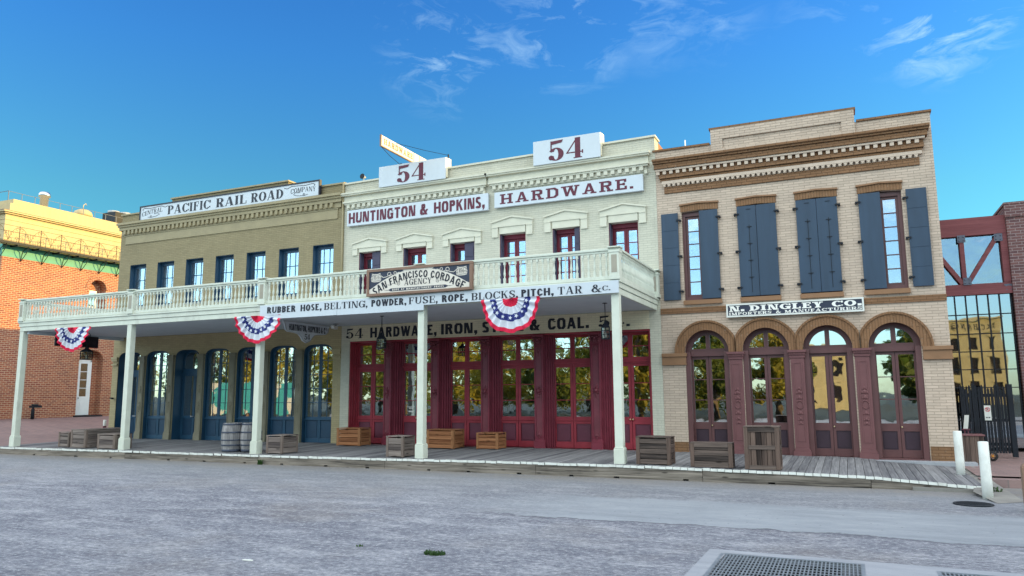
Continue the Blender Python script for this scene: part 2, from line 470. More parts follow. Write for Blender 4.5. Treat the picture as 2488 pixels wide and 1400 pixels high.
def concrete_mat(name, a, b_, crack=0.0):
    m, t, p, out = newmat(name)
    pos = t.n('ShaderNodeNewGeometry').outputs['Position']
    n1 = t.noise(t.vm('MULTIPLY', pos, (0.5, 1.2, 1)), 1.4, 9, 0.7)
    n2 = t.noise(pos, 40, 5, 0.75)
    c = t.mix(t.mrange(n1, 0.3, 0.7, 0, 1), a, b_)
    c = t.mix(t.mrange(n2, 0.42, 0.3, 0, 0.6), c, scl(a, 0.6))
    n3 = t.noise(t.vm('MULTIPLY', pos, (0.35, 1.0, 1)), 1.1, 7, 0.65)
    c = t.mix(t.mrange(n3, 0.55, 0.72, 0, 0.45), c, scl(a, 0.62))
    t.l(c, p.inputs['Base Color'])
    p.inputs['Roughness'].default_value = 0.85
    p.inputs['Specular IOR Level'].default_value = 0.15
    b = t.n('ShaderNodeBump')
    b.inputs['Strength'].default_value = 0.4
    b.inputs['Distance'].default_value = 0.01
    t.l(n2, b.inputs['Height'])
    t.l(b.outputs[0], p.inputs['Normal'])
concrete_mat('strip_concrete', (0.30, 0.32, 0.35), (0.38, 0.40, 0.43))
concrete_mat('pale_concrete', (0.26, 0.27, 0.295), (0.35, 0.36, 0.385))
concrete_mat('old_concrete', (0.17, 0.16, 0.15), (0.29, 0.28, 0.255))
brick('paving_brick', (0.30, 0.20, 0.185), (0.24, 0.165, 0.16), (0.20, 0.16, 0.155), bump=0.3, bw=0.3, bh=0.15, ms=0.012)
# paving lies flat: use x / y instead of height
_t = MATS['paving_brick'].node_tree
for _n in _t.nodes:
    if _n.type == 'COMBXYZ':
        _sep = [q for q in _t.nodes if q.type == 'SEPXYZ'][0]
        _t.links.new(_sep.outputs[0], _n.inputs[0])
        _t.links.new(_sep.outputs[1], _n.inputs[1])
# ---------------------------------------------------------------- geometry helpers
class MB:
    """collects faces and links them as ONE mesh object"""
    def __init__(s):
        s.v, s.f, s.m, s.sm = [], [], [], []
    def face(s, pts, mi=0, smooth=False):
        b = len(s.v)
        s.v += [tuple(p) for p in pts]
        s.f.append(tuple(range(b, b + len(pts))))
        s.m.append(mi)
        s.sm.append(smooth)
    def raw(s, vs, fs, mi=0, smooth=False):
        b = len(s.v)
        s.v += [tuple(p) for p in vs]
        for f in fs:
            s.f.append(tuple(b + i for i in f))
            s.m.append(mi)
            s.sm.append(smooth)
    def box(s, x0, x1, y0, y1, z0, z1, mi=0):
        v = [(x, y, z) for z in (z0, z1) for y in (y0, y1) for x in (x0, x1)]
        s.raw(v, [(0, 2, 3, 1), (4, 5, 7, 6), (0, 1, 5, 4), (2, 6, 7, 3), (0, 4, 6, 2), (1, 3, 7, 5)], mi)
        return s
    def prism(s, poly, d0, d1, axis='y', mi=0, mi_side=None):
        """2D outline extruded along AXIS; (a, b) are (x, z) for y, (y, z) for x, (x, y) for z"""
        P = {'y': lambda a, b, d: (a, d, b), 'x': lambda a, b, d: (d, a, b), 'z': lambda a, b, d: (a, b, d)}[axis]
        n = len(poly)
        v = [P(a, b, d) for d in (d0, d1) for a, b in poly]
        s.raw(v, [tuple(range(n)), tuple(range(2 * n - 1, n - 1, -1))], mi)
        s.raw(v, [(i, (i + 1) % n, n + (i + 1) % n, n + i) for i in range(n)], mi if mi_side is None else mi_side)
        return s
    def slab(s, outer, holes, d0, d1, axis='y', mi=0, mi_rev=None):
        """flat wall with openings"""
        P = {'y': lambda a, b, d: (a, d, b), 'x': lambda a, b, d: (d, a, b), 'z': lambda a, b, d: (a, b, d)}[axis]
        loops = [outer] + holes
        tri = tessellate_polygon([[Vector((a, b, 0)) for a, b in lp] for lp in loops])
        flat = [p for lp in loops for p in lp]
        for d in (d0, d1):
            s.raw([P(a, b, d) for a, b in flat], [tuple(t) for t in tri], mi)
        for k, lp in enumerate(loops):
            n = len(lp)
            v = [P(a, b, d) for d in (d0, d1) for a, b in lp]
            s.raw(v, [(i, (i + 1) % n, n + (i + 1) % n, n + i) for i in range(n)], mi if (k == 0 or mi_rev is None) else mi_rev)
        return s
    def lathe(s, prof, cx=0, cy=0, n=12, mi=0, smooth=True, caps=True, rot=0.0):
        v = [(cx + r * cos(2 * pi * (i + rot) / n), cy + r * sin(2 * pi * (i + rot) / n), z) for r, z in prof for i in range(n)]
        f = [(k * n + i, k * n + (i + 1) % n, (k + 1) * n + (i + 1) % n, (k + 1) * n + i) for k in range(len(prof) - 1) for i in range(n)]
        s.raw(v, f, mi, smooth)
        if caps:
            s.raw(v, [tuple(range(n)), tuple(range((len(prof) - 1) * n, len(prof) * n))], mi)
        return s
    def tube(s, pts, r, n=6, mi=0, smooth=True):
        pts = [Vector(p) for p in pts]
        rings = []
        for i, p in enumerate(pts):
            d = (pts[min(i + 1, len(pts) - 1)] - pts[max(i - 1, 0)]).normalized()
            a = d.cross(Vector((0, 0, 1)))
            if a.length < 1e-3:
                a = d.cross(Vector((1, 0, 0)))
            a.normalize()
            b = d.cross(a)
            rr = r[i] if isinstance(r, (list, tuple)) else r
            rings += [p + (a * cos(2 * pi * k / n) + b * sin(2 * pi * k / n)) * rr for k in range(n)]
        m = len(pts)
        s.raw(rings, [(i * n + k, i * n + (k + 1) % n, (i + 1) * n + (k + 1) % n, (i + 1) * n + k) for i in range(m - 1) for k in range(n)], mi, smooth)
        s.raw(rings, [tuple(range(n)), tuple(range((m - 1) * n, m * n))], mi)
        return s
    def blob(s, c, r, mi=0, n=8, m=6):
        """small rounded lump, r may be a triple"""
        rx, ry, rz = r if isinstance(r, (tuple, list)) else (r, r, r)
        v, f = [], []
        for j in range(m + 1):
            t = pi * j / m
            for i in range(n):
                a = 2 * pi * i / n
                v.append((c[0] + rx * sin(t) * cos(a), c[1] + ry * sin(t) * sin(a), c[2] + rz * cos(t)))
        for j in range(m):
            for i in range(n):
                f.append((j * n + i, j * n + (i + 1) % n, (j + 1) * n + (i + 1) % n, (j + 1) * n + i))
        s.raw(v, f, mi, True)
        return s
    def xf(s, fn, start=0):
        s.v[start:] = [tuple(fn(*p)) for p in s.v[start:]]
        return s
    def build(s, name, mats, parent=None, loc=(0, 0, 0), bevel=0.0, **props):
        me = bpy.data.meshes.new(name)
        me.from_pydata(s.v, [], s.f)
        if isinstance(mats, str):
            mats = [mats]
        for m in mats:
            me.materials.append(MATS[m])
        me.polygons.foreach_set('material_index', s.m)
        me.polygons.foreach_set('use_smooth', s.sm)
        bm = bmesh.new()
        bm.from_mesh(me)
        bmesh.ops.remove_doubles(bm, verts=bm.verts, dist=1e-5)
        bmesh.ops.recalc_face_normals(bm, faces=bm.faces)
        bm.to_mesh(me)
        bm.free()
        o = bpy.data.objects.new(name, me)
        COL.objects.link(o)
        o.location = loc
        if parent is not None:
            o.parent = parent
        if bevel:
            b = o.modifiers.new('edge', 'BEVEL')
            b.width = bevel
            b.segments = 1
            b.limit_method = 'ANGLE'
            b.angle_limit = RAD(50)
        tag(o, **props)
        return o

def tag(o, label=None, cat=None, group=None, kind=None):
    for k, v in (('label', label), ('category', cat), ('group', group), ('kind', kind)):
        if v:
            o[k] = v
    return o

def thing(name, label, cat, loc=(0, 0, 0), rz=0.0, group=None):
    o = bpy.data.objects.new(name, None)
    o.empty_display_size = 0.1
    COL.objects.link(o)
    o.location = loc
    o.rotation_euler = (0, 0, rz)
    return tag(o, label, cat, group)

KIDS = {}
def copy_tree(o, parent=None, loc=None, **props):
    """a copy of a thing or part with copies of everything under it; mesh data is shared"""
    c = o.copy()
    COL.objects.link(c)
    if parent is not None:
        c.parent = parent
    if loc is not None:
        c.location = loc
    for ch in [q for q in bpy.data.objects if q.parent == o]:
        copy_tree(ch, c)
    tag(c, **props)
    return c

def arc(cx, cy, rx, ry, a0, a1, n):
    return [(cx + rx * cos(RAD(a0 + (a1 - a0) * i / n)), cy + ry * sin(RAD(a0 + (a1 - a0) * i / n))) for i in range(n + 1)]

# ---------------------------------------------------------------- lettering: a small stroke font with thick and thin strokes
class Font:
    def __init__(s, W=0.18, T=0.07, serif=0.07, st=0.05, octo=False, wid=1.0):
        s.W, s.T, s.s, s.st, s.octo, s.wid = W, T, serif, st, octo, wid
    def stem(s, P, x, y0=0.0, y1=1.0, w=None, bot=True, top=True):
        w = w or s.W
        P.append([(x - w / 2, y0), (x + w / 2, y0), (x + w / 2, y1), (x - w / 2, y1)])
        if s.s:
            for ok, a, b in ((bot, y0, y0 + s.st), (top, y1 - s.st, y1)):
                if ok:
                    P.append([(x - w / 2 - s.s, a), (x + w / 2 + s.s, a), (x + w / 2 + s.s, b), (x - w / 2 - s.s, b)])
    def diag(s, P, x0, y0, x1, y1, w, bot=False, top=False):
        P.append([(x0 - w / 2, y0), (x0 + w / 2, y0), (x1 + w / 2, y1), (x1 - w / 2, y1)])
        if s.s:
            if bot:
                P.append([(x0 - w / 2 - s.s, y0), (x0 + w / 2 + s.s, y0), (x0 + w / 2 + s.s, y0 + s.st), (x0 - w / 2 - s.s, y0 + s.st)])
            if top:
                P.append([(x1 - w / 2 - s.s, y1 - s.st), (x1 + w / 2 + s.s, y1 - s.st), (x1 + w / 2 + s.s, y1), (x1 - w / 2 - s.s, y1)])
    def bar(s, P, x0, x1, y, t=None):
        t = t or s.T
        P.append([(x0, y - t / 2), (x1, y - t / 2), (x1, y + t / 2), (x0, y + t / 2)])
    def _pt(s, cx, cy, rx, ry, a):
        c, q = cos(a), sin(a)
        if not s.octo:
            return (cx + rx * c, cy + ry * q)
        ch = 0.42
        k = 1 / max(abs(c), abs(q), (abs(c) + abs(q)) / (2 - ch))
        return (cx + rx * c * k, cy + ry * q * k)
    def ring(s, P, cx, cy, rx, ry, a0, a1, W=None, T=None):
        W = W or s.W
        T = T or s.T
        n = max(6, int(abs(a1 - a0) / 15))
        A = [RAD(a0 + (a1 - a0) * i / n) for i in range(n + 1)]
        if s.octo:
            A = sorted(set(A + [RAD(k) for b in (0, 90, 180, 270, 360, -90, -180, -270) for k in (b + 30.1, b + 59.9) if min(a0, a1) < k < max(a0, a1)]), reverse=a1 < a0)
        o = [s._pt(cx, cy, rx, ry, a) for a in A]
        i_ = [s._pt(cx, cy, max(rx - W, 0.01), max(ry - T, 0.01), a) for a in A]
        for k in range(len(A) - 1):
            P.append([o[k], o[k + 1], i_[k + 1], i_[k]])
    def glyph(s, ch):
        W, T, F = s.W, s.T, s
        P = []
        k = s.wid
        h = W / 2 + s.s                     # left bearing to the middle of a stem
        if ch == ' ':
            return P, 0.32 * k + 0.1
        if ch in '.,\'':
            y = 0.0 if ch != '\'' else 0.72
            r = max(W * 0.55, 0.07)
            P.append([(0, y), (2 * r, y), (2 * r, y + 2 * r), (0, y + 2 * r)])
            if ch in ',\'':
                P.append([(r * .7, y), (2 * r, y), (r * 1.1, y - 0.17), (r * .3, y - 0.17)])
            return P, 2 * r
        if ch == 'I':
            F.stem(P, h)
            return P, 2 * h
        if ch == '1':
            F.stem(P, h + .06, top=False)
            F.diag(P, 0.06, 0.72, h + .06 - W * .2, 0.97, T)
            return P, 2 * h + .06
        w = {'A': .84, 'M': 1.0, 'N': .82, 'W': 1.15, 'E': .64, 'F': .6, 'L': .62, 'S': .62, 'T': .74, 'P': .68, 'R': .76, 'B': .70, '&': .82, 'O': .8, 'C': .74, 'G': .78,
             'U': .78, 'H': .84, 'K': .8, 'D': .76, '5': .6, '4': .68, '3': .6, '6': .6}.get(ch, .74) * k + s.s
        r = w - h                            # middle of a right-hand stem
        if ch == 'A':
            F.diag(P, s.s + T / 2, 0, w / 2 - W * .15, 1, max(T, .07), bot=True)
            F.diag(P, w - s.s - W / 2, 0, w / 2, 1, W, bot=True)
            F.bar(P, w * .24, w * .72, .30)
        elif ch in 'BPRD':
            F.stem(P, h)
            R = w - (0.06 if ch == 'R' else 0)
            if ch == 'D':
                rx = min(.42 * k + W * .5, R - h)
                F.bar(P, h, R - rx, 1 - T / 2); F.bar(P, h, R - rx, T / 2)
                F.ring(P, R - rx, .5, rx, .5, -90, 90)
            else:
                ry = .27 if ch != 'B' else .255
                rx = min(.27 * k + W * .5, R - h)
                F.bar(P, h, R - rx, 1 - T / 2); F.bar(P, h, R - rx, 1 - 2 * ry + T / 2)
                F.ring(P, R - rx, 1 - ry, rx, ry, -90, 90)
                if ch == 'B':
                    q = (1 - 2 * ry + T) / 2
                    F.bar(P, h, w - rx, T / 2)
                    F.ring(P, w - rx, q, rx, q, -90, 90)
                if ch == 'R':
                    F.diag(P, w - s.s * .6 - W / 2, 0, w * .52, 1 - 2 * ry + T, W, bot=True)
        elif ch in 'CG':
            F.ring(P, w / 2, .5, w / 2, .5, 42, 318)
            x = w - T / 2 - .01
            F.stem(P, x, .66, .97 if s.s else .75, max(T, W * .55), bot=False, top=False)
            if ch == 'C':
                F.stem(P, x, .14, .30, max(T, W * .45), bot=False, top=False)
            else:
                F.stem(P, w - W / 2 - .02, .03, .46, W, bot=False, top=False)
                F.bar(P, w * .52, w + s.s * .4, .46)
        elif ch in 'EFL':
            F.stem(P, h, top=ch != 'L' or True)
            x1 = w
            if ch != 'L':
                F.bar(P, h, x1 - .03, 1 - T / 2)
                if s.s: F.stem(P, x1 - .03 - T / 2, .70, 1, T, False, False)
                F.bar(P, h, w * .74, .52)
                if s.s: F.stem(P, w * .74, .40, .64, T, False, False)
            if ch != 'F':
                F.bar(P, h, x1, T / 2)
                if s.s: F.stem(P, x1 - T / 2, 0, .33, T, False, False)
        elif ch == 'H':
            F.stem(P, h); F.stem(P, r); F.bar(P, h, r, .5)
        elif ch == 'K':
            F.stem(P, h)
            F.diag(P, h, .36, r, 1, T * 1.2, top=True); F.diag(P, r, 0, h + (r - h) * .42, .62, W, bot=True)
        elif ch == 'M':
            t = max(T, W * .55)
            F.stem(P, h - W / 2 + t / 2, w=t); F.stem(P, r)
            F.diag(P, w * .47, 0, h, 1, W); F.diag(P, w * .47, 0, r - W * .2, 1, t)
        elif ch == 'N':
            t = max(T, W * .5)
            F.stem(P, h - W / 2 + t / 2, w=t); F.stem(P, r + W / 2 - t / 2, w=t)
            F.diag(P, r + W / 2 - t - W * .25, 0, h - W / 2 + t + W * .1, 1, W)
        elif ch == 'O':
            F.ring(P, w / 2, .5, w / 2, .5, 0, 360)
        elif ch == 'S':
            ww = W * .9
            t = max(T, .085)
            F.ring(P, w / 2, .735, w / 2 * .94, .265, 25, 270, ww, t)
            F.ring(P, w / 2, .27, w / 2, .27, 90, -155, ww, t)
            F.diag(P, w * .76, .32, w * .24, .68, ww)
            if s.s:
                F.stem(P, w - .06, .66, .96, T, False, False); F.stem(P, .06, .04, .34, T, False, False)
        elif ch == 'T':
            F.stem(P, w / 2, top=False)
            F.bar(P, 0.02, w - .02, 1 - T / 2)
            if s.s:
                F.stem(P, T / 2 + .02, .68, 1, T, False, False); F.stem(P, w - T / 2 - .02, .68, 1, T, False, False)
        elif ch == 'U':
            t = max(T, W * .55)
            F.stem(P, h, .34, 1, bot=False); F.stem(P, r + W / 2 - t / 2, .34, 1, t, bot=False)
            F.ring(P, (h + r) / 2, .36, (r - h) / 2 + W / 2, .36, 180, 360, W if t == W else (W + t) / 2)
        elif ch in 'VY':
            t = max(T, .07)
            if ch == 'V':
                F.diag(P, w / 2, 0, h, 1, W, top=True); F.diag(P, w / 2, 0, w - s.s - t / 2, 1, t, top=True)
            else:
                F.stem(P, w / 2, 0, .48, top=False)
                F.diag(P, w / 2, .44, h, 1, W, top=True); F.diag(P, w / 2 + W * .2, .44, w - s.s - t / 2, 1, t, top=True)
        elif ch == 'W':
            t = max(T, W * .55)
            F.diag(P, w * .32, 0, h, 1, W, top=True); F.diag(P, w * .32, 0, w * .54, 1, t)
            F.diag(P, w * .72, 0, w * .5, 1, W, top=True); F.diag(P, w * .72, 0, w - s.s - t / 2, 1, t, top=True)
        elif ch == 'X':
            F.diag(P, w - h, 0, h, 1, W, bot=True, top=True); F.diag(P, h, 0, w - h, 1, max(T, .07), bot=True, top=True)
        elif ch == '&':
            t = max(T, .085)
            F.ring(P, w * .42, .77, w * .26, .23, 0, 360, W * .75, t)
            F.ring(P, w * .36, .29, w * .36, .29, 80, 330, W, t)
            F.diag(P, w - W / 2, 0, w * .30, .74, W * .9, bot=True)
            F.diag(P, w * .62, .10, w * .92, .50, t, top=True)
        elif ch == '5':
            t = max(T, .05)
            F.ring(P, w * .45, .32, w * .52, .32, -165, 150)
            F.stem(P, w * .13, .44, .98, t, False, False)
            P.append([(w * .10, .80), (w * .84, .86), (w * .94, 1.0), (w * .10, .97)])
            F.ring(P, w * .12, .17, .115, .115, 0, 360, .11, .11)
        elif ch == '4':
            t = max(T, .045)
            F.stem(P, w * .68, 0, 1, top=False)
            F.diag(P, t * .6, .29, w * .66, 1, t * 1.25); F.bar(P, 0, w, .29, t)
            if s.s: F.stem(P, w - t * .5, .20, .38, t, False, False)
        elif ch in '36':
            t = max(T, .06)
            if ch == '3':
                F.ring(P, w * .45, .74, w * .46, .26, -90, 160, W * .9, t); F.ring(P, w * .45, .28, w * .52, .28, -160, 90, W, t)
            else:
                F.ring(P, w * .5, .30, w * .5, .30, 0, 360, W, t); F.ring(P, w * .62, .5, w * .62, .5, 75, 180, W, t)
        return P, w
    def line(s, text, gap=0.13, space=None):
        """polygons of a whole line, left to right, cap height 1"""
        out, x = [], 0.0
        for ch in text:
            P, w = s.glyph(ch)
            if ch == ' ' and space is not None:
                w = space
            for i, p in enumerate(P):
                out.append(([(a + x, b) for a, b in p], i))
            x += w + gap
        return out, x - gap

SERIF = Font(W=0.19, T=0.055, serif=0.075, st=0.05, wid=0.95)
FATSERIF = Font(W=0.24, T=0.055, serif=0.07, st=0.05, wid=1.0)
THIN = Font(W=0.15, T=0.05, serif=0.06, st=0.045, wid=0.95)
SLAB = Font(W=0.20, T=0.15, serif=0.10, st=0.13, octo=True, wid=1.0)
WIDE_SLAB = Font(W=0.34, T=0.15, serif=0.12, st=0.15, wid=1.25)
GOTHIC = Font(W=0.20, T=0.17, serif=0, wid=0.84)
BLOCK = Font(W=0.25, T=0.20, serif=0, octo=True, wid=0.90)

def letters(mb, font, text, x0, x1, z0, z1, y, gap=0.13, fn=None, mi=0, space=None, eps=0.00035):
    """fit TEXT into a box on a wall facing -Y (or anywhere through FN(u, v) -> (x, y, z))"""
    P, w = font.line(text, gap, space)
    for poly, k in P:
        q = []
        for a, b in poly:
            u = x0 + (x1 - x0) * a / w
            v = z0 + (z1 - z0) * b
            q.append((u, y - eps * (k % 24), v) if fn is None else fn(u, v, eps * (k % 24)))
        mb.face(q, mi)
    return mb

def stroke(mb, pts, w, y, mi=0, fn=None, eps=0.0):
    """thin painted flourish along a polyline in the plane of a sign"""
    for (a, b), (c, d) in zip(pts, pts[1:]):
        L = hypot(c - a, d - b) or 1
        nx, nz = -(d - b) / L * w / 2, (c - a) / L * w / 2
        q = [(a + nx, b + nz), (c + nx, d + nz), (c - nx, d - nz), (a - nx, b - nz)]
        mb.face([(u, y - eps, v) if fn is None else fn(u, v, eps) for u, v in q], mi)

def spiral(cx, cz, r0, r1, a0, turns, n=18, sx=1.0):
    return [(cx + sx * (r0 + (r1 - r0) * i / n) * cos(RAD(a0) + turns * 2 * pi * i / n), cz + (r0 + (r1 - r0) * i / n) * sin(RAD(a0) + turns * 2 * pi * i / n)) for i in range(n + 1)]
# ---------------------------------------------------------------- the ground
def struct(name, mb, mats, parent=None, label=None, **kw):
    o = mb.build(name, mats, parent, **kw)
    if parent is None:
        o['kind'] = 'structure'
        o['label'] = label
        o['category'] = 'ground'
    return o

m = MB()
# the sheet is cut open over the drain pits
for x0_, x1_, y0_, y1_ in ((-900, 900, -9.92, 1200), (-900, 900, -900, -11.2), (-900, -1.26, -11.2, -9.92), (1.95, 900, -11.2, -9.92), (.03, .66, -11.2, -9.92)):
    m.face([(x0_, y0_, 0), (x1_, y0_, 0), (x1_, y1_, 0), (x0_, y1_, 0)])
struct('street', m, 'street_asphalt', label='rough grey asphalt street in front of the boardwalk')

# the brick-paved side street climbing to the left, and the pavement to the right of the tan shop
m = MB()
m.face([(-23.6, -3.2, .10), (-23.3, 60, .16), (-34.1, 60, .72), (-34.1, 2.4, .72), (-31, -3.6, .34), (-27, -4.2, .12)])
m.face([(-34.1, 2.4, .72), (-60, 2.4, .72), (-60, -4.5, .40), (-31, -3.6, .34)])
m.face([(-23.6, -3.2, .10), (-27, -4.2, .12), (-27, -4.5, -.05), (-23.4, -3.7, -.05)])
m.face([(-27, -4.2, .12), (-31, -3.6, .34), (-60, -4.5, .40), (-60, -5.6, -.05), (-31, -5.0, -.05), (-27, -4.5, -.05)])
struct('side_street', m, 'paving_brick', label='reddish brick paved side street rising beside the olive shop')
m = MB()
m.face([(2.02, -2.2, .14), (60, -2.6, .14), (60, 30, .22), (2.02, 30, .22)])
m.box(2.0, 60, -2.75, -2.45, -.05, .135)
struct('pavement', m, 'paving_brick', label='brick pavement between the tan shop and the dark brick building')
m = MB()
m.box(.46, 2.3, -.34, .02, -.02, .205)
m.build('doorstep', 'pale_concrete', label='low concrete step along the foot of the tan shop', cat='step')
m = MB()
m.slab([(-1.42, -9.72), (3.0, -9.86), (3.0, -12.6), (-1.46, -12.4)], [[(-1.23, -9.87), (-1.30, -11.2), (.02, -11.2), (.05, -9.94)], [(.66, -9.98), (.62, -11.2), (1.95, -11.2), (1.98, -9.98)]], -.12, .006, axis='z')
struct('pavement', m, 'pale_concrete', label='concrete slab round the two drain grates')

def grate(name, x0, x1, y0, y1, label):
    """cast steel grating over a pit"""
    m = MB()
    m.box(x0, x1, y0, y1, -.5, -.45, 1)
    for a in ((x0 - .02, x0 - .001, y0, y1), (x1 + .001, x1 + .02, y0, y1), (x0, x1, y0 - .02, y0 - .001), (x0, x1, y1 + .001, y1 + .02)):
        m.box(*a, -.5, -.045, 1)
    nx, ny = int((x1 - x0) / .034), int((y1 - y0) / .10)
    for i in range(nx + 1):
        x = x0 + (x1 - x0) * i / nx
        m.box(x - .0060, x + .0060, y0, y1, -.004, .004)
    for j in range(ny + 1):
        y = y0 + (y1 - y0) * j / ny
        m.box(x0, x1, y - .009, y + .009, -.0035, .0035)
    for a in ((x0 - .03, x0, y0 - .03, y1 + .03), (x1, x1 + .03, y0 - .03, y1 + .03), (x0, x1, y0 - .03, y0), (x0, x1, y1, y1 + .03)):
        m.box(*a, -.04, .008)
    return m.build(name, ['grate_metal', 'pit'], label=label, cat='drain', group='street drains')
grate('drain_grate', -1.25, .02, -11.2, -9.93, 'large square steel drain grate shown nearly whole in its concrete slab')
grate('drain_grate', .67, 1.94, -11.2, -10.0, 'steel drain grate beside the larger one, cut off by the bottom of the photo')
m = MB()
m.lathe([(.26, 0), (.26, .012), (.22, .012), (.22, .004)], n=24, smooth=False, caps=False)
for i in range(-4, 5):
    h = sqrt(max(.22 ** 2 - (i * .046) ** 2, .0001))
    m.box(-h, h, i * .046 - .010, i * .046 + .010, -.01, .010)
m.lathe([(.25, -.003), (.25, .001)], n=24, mi=1, smooth=False)
m.build('round_drain_grate', ['black_iron', 'interior'], loc=(1.57, -5.12, 0.004), label='round iron drain cover by the end of the boardwalk', cat='drain', group='street drains')

# ---------------------------------------------------------------- boardwalk
def lerp(tab, x):
    for (a, b), (c, d) in zip(tab, tab[1:]):
        if x <= c:
            return b + (d - b) * max(0, (x - a)) / (c - a)
    return tab[-1][1]
FRONT_Z = [(-24, .195), (-18, .212), (-13, .215), (-9.9, .230), (-6.5, .255), (-4, .255), (-2.6, .242), (-.8, .222), (.38, .195), (1.9, .09)]
WALL_Z = [(-24, .27), (-5, .275), (.0, .24), (2.0, .12)]
def deck_z(x, y):
    t = min(max((y + 3.6) / 3.6, 0), 1)
    return lerp(FRONT_Z, x) * (1 - t) + lerp(WALL_Z, x) * t
m = MB()
x = -23.45
k = 0
while x < 1.86:
    wd = .136 + random.uniform(-.006, .006)
    g = .007 + random.uniform(0, .003)
    jy = random.uniform(-.018, .018)
    jz = random.uniform(-.004, .004)
    a, b = x + g / 2, x + wd - g / 2
    yb = -.02 if x < .4 else -.345
    y0, y1 = -3.60 + jy, -3.52 + jy
    def Z(xx, yy): return deck_z(xx, yy) + jz
    for (ya, yc, mi, dz) in ((y0, y0 + .018 + random.uniform(0, .016), 1, .0015), (y0 + .01, yb, 0, 0)):
        v = [(a, ya, Z(a, ya) + dz), (b, ya, Z(b, ya) + dz), (b, yc, Z(b, yc) + dz), (a, yc, Z(a, yc) + dz)]
        lo = [(p, q, r - .045) for p, q, r in v]
        m.raw(v + lo, [(0, 1, 2, 3), (4, 5, 6, 7), (0, 1, 5, 4), (1, 2, 6, 5), (2, 3, 7, 6), (3, 0, 4, 7)], mi)
    x += wd
boardwalk = struct('boardwalk', m, ['deck_wood', 'worn_white'], label='grey plank boardwalk with white painted plank ends along the shop fronts')
m = MB()
m.face([(-23.4, -3.5, .10), (1.7, -3.5, .06), (1.7, -.02, .06), (-23.4, -.02, .12)])
m.build('underside', 'interior', boardwalk)
cuts = [-23.4, -20.9, -17.8, -13.2, -9.55, -5.9, -2.55, .28, 1.62]
for a, b in zip(cuts, cuts[1:]):
    m = MB()
    n = max(2, int((b - a) / .5))
    pts_t = [(a + .004 + (b - a - .008) * i / n, lerp(FRONT_Z, a + (b - a) * i / n) - .048) for i in range(n + 1)]
    zb = [.0 + random.uniform(-.004, .008) for _ in range(2)]
    bot = []
    xx = b - .004
    bot.append((xx, zb[1] - (.02 if b < 0 else -.01)))
    q = b - random.uniform(.3, .6)
    while q > a + .3:
        nw = random.uniform(.035, .06)
        if random.random() < .8:
            bot += [(q + nw, .0), (q + nw, .035), (q - nw, .035), (q - nw, .0)]
        q -= random.uniform(.9, 1.5)
    bot.append((a + .004, zb[0] - .02))
    m.prism(pts_t + bot, -3.585, -3.52, 'y')
    m.build('kerb_board', 'kerb_wood', boardwalk)
m = MB()
m.box(.9, 1.80, -3.66, -3.2, -.05, .055)
m.box(1.45, 1.82, -3.45, -2.6, -.05, .075)
m.build('kerb_stone', 'old_concrete', label='crumbled old concrete block under the low end of the boardwalk', cat='kerb')
m = MB()
m.face([(1.84, -3.2, .09), (2.15, -3.3, .12), (2.3, -4.6, .006), (1.9, -4.9, .004), (1.72, -4.0, .06)])
m.face([(1.86, -3.2, .088), (1.86, -.3, .10), (2.2, -.3, .15), (2.15, -3.3, .12)])
struct('path', m, 'old_concrete', label='worn concrete ramp beside the end of the boardwalk')

def tuft(name, x, y, z, n, r, h, label, cat='grass tuft'):
    m = MB()
    for i in range(n):
        a, d = random.uniform(0, 2 * pi), r * sqrt(random.random())
        bx, by = x + d * cos(a), y + d * .55 * sin(a)
        L, t = h * random.uniform(.4, 1), random.uniform(0, 2 * pi)
        lx, ly = cos(t) * L * .6, sin(t) * L * .6
        wv = random.uniform(.006, .012)
        px_, py_ = -sin(t) * wv, cos(t) * wv
        m.face([(bx - px_, by - py_, z), (bx + px_, by + py_, z), (bx + lx * .5 + px_ * .7, by + ly * .5 + py_ * .7, z + L * .7), (bx + lx, by + ly, z + L * .75), (bx + lx * .5 - px_ * .7, by + ly * .5 - py_ * .7, z + L * .7)])
    return m.build(name, 'grass_blade', label=label, cat=cat, group='weeds in the street')
tuft('grass_tuft', -3.99, -11.03, .0, 150, .13, .05, 'flat dark green grass tuft alone in the foreground asphalt')
tuft('grass_tuft', -13.05, -3.68, .0, 50, .07, .17, 'small weed growing against the kerb boards below the blue doors')
tuft('grass_tuft', 1.99, -3.95, .03, 80, .12, .16, 'green weeds at the foot of the outer white bollard')
tuft('grass_tuft', -4.95, -10.98, .0, 14, .05, .03, 'tiny dry weed left of the grass tuft in the asphalt', 'weed')
m = MB()
m.prism([(-.06, -.015), (-.01, -.02), (.055, -.012), (.06, .01), (.0, .018), (-.055, .012)], 0, .008, 'z')
m.build('paper_scrap', 'worn_white', loc=(-5.57, -12.0, .004), label='small white scrap of litter lying on the asphalt', cat='litter')
# ================================================================ the olive brick shop
olive = thing('brick_shop', 'olive painted brick shop with arched blue doors and a railroad sign on its parapet', 'building', (-18.3, 0, 0))
OX = 18.3      # parts are built in world coordinates and shifted under the Empty
def part(mb, name, mats, root, **kw):
    """build in world coordinates under an Empty that stands at root.location"""
    o = mb.build(name, mats, root, **kw)
    o.location = o.location - root.location if root.parent is None else o.location
    return o

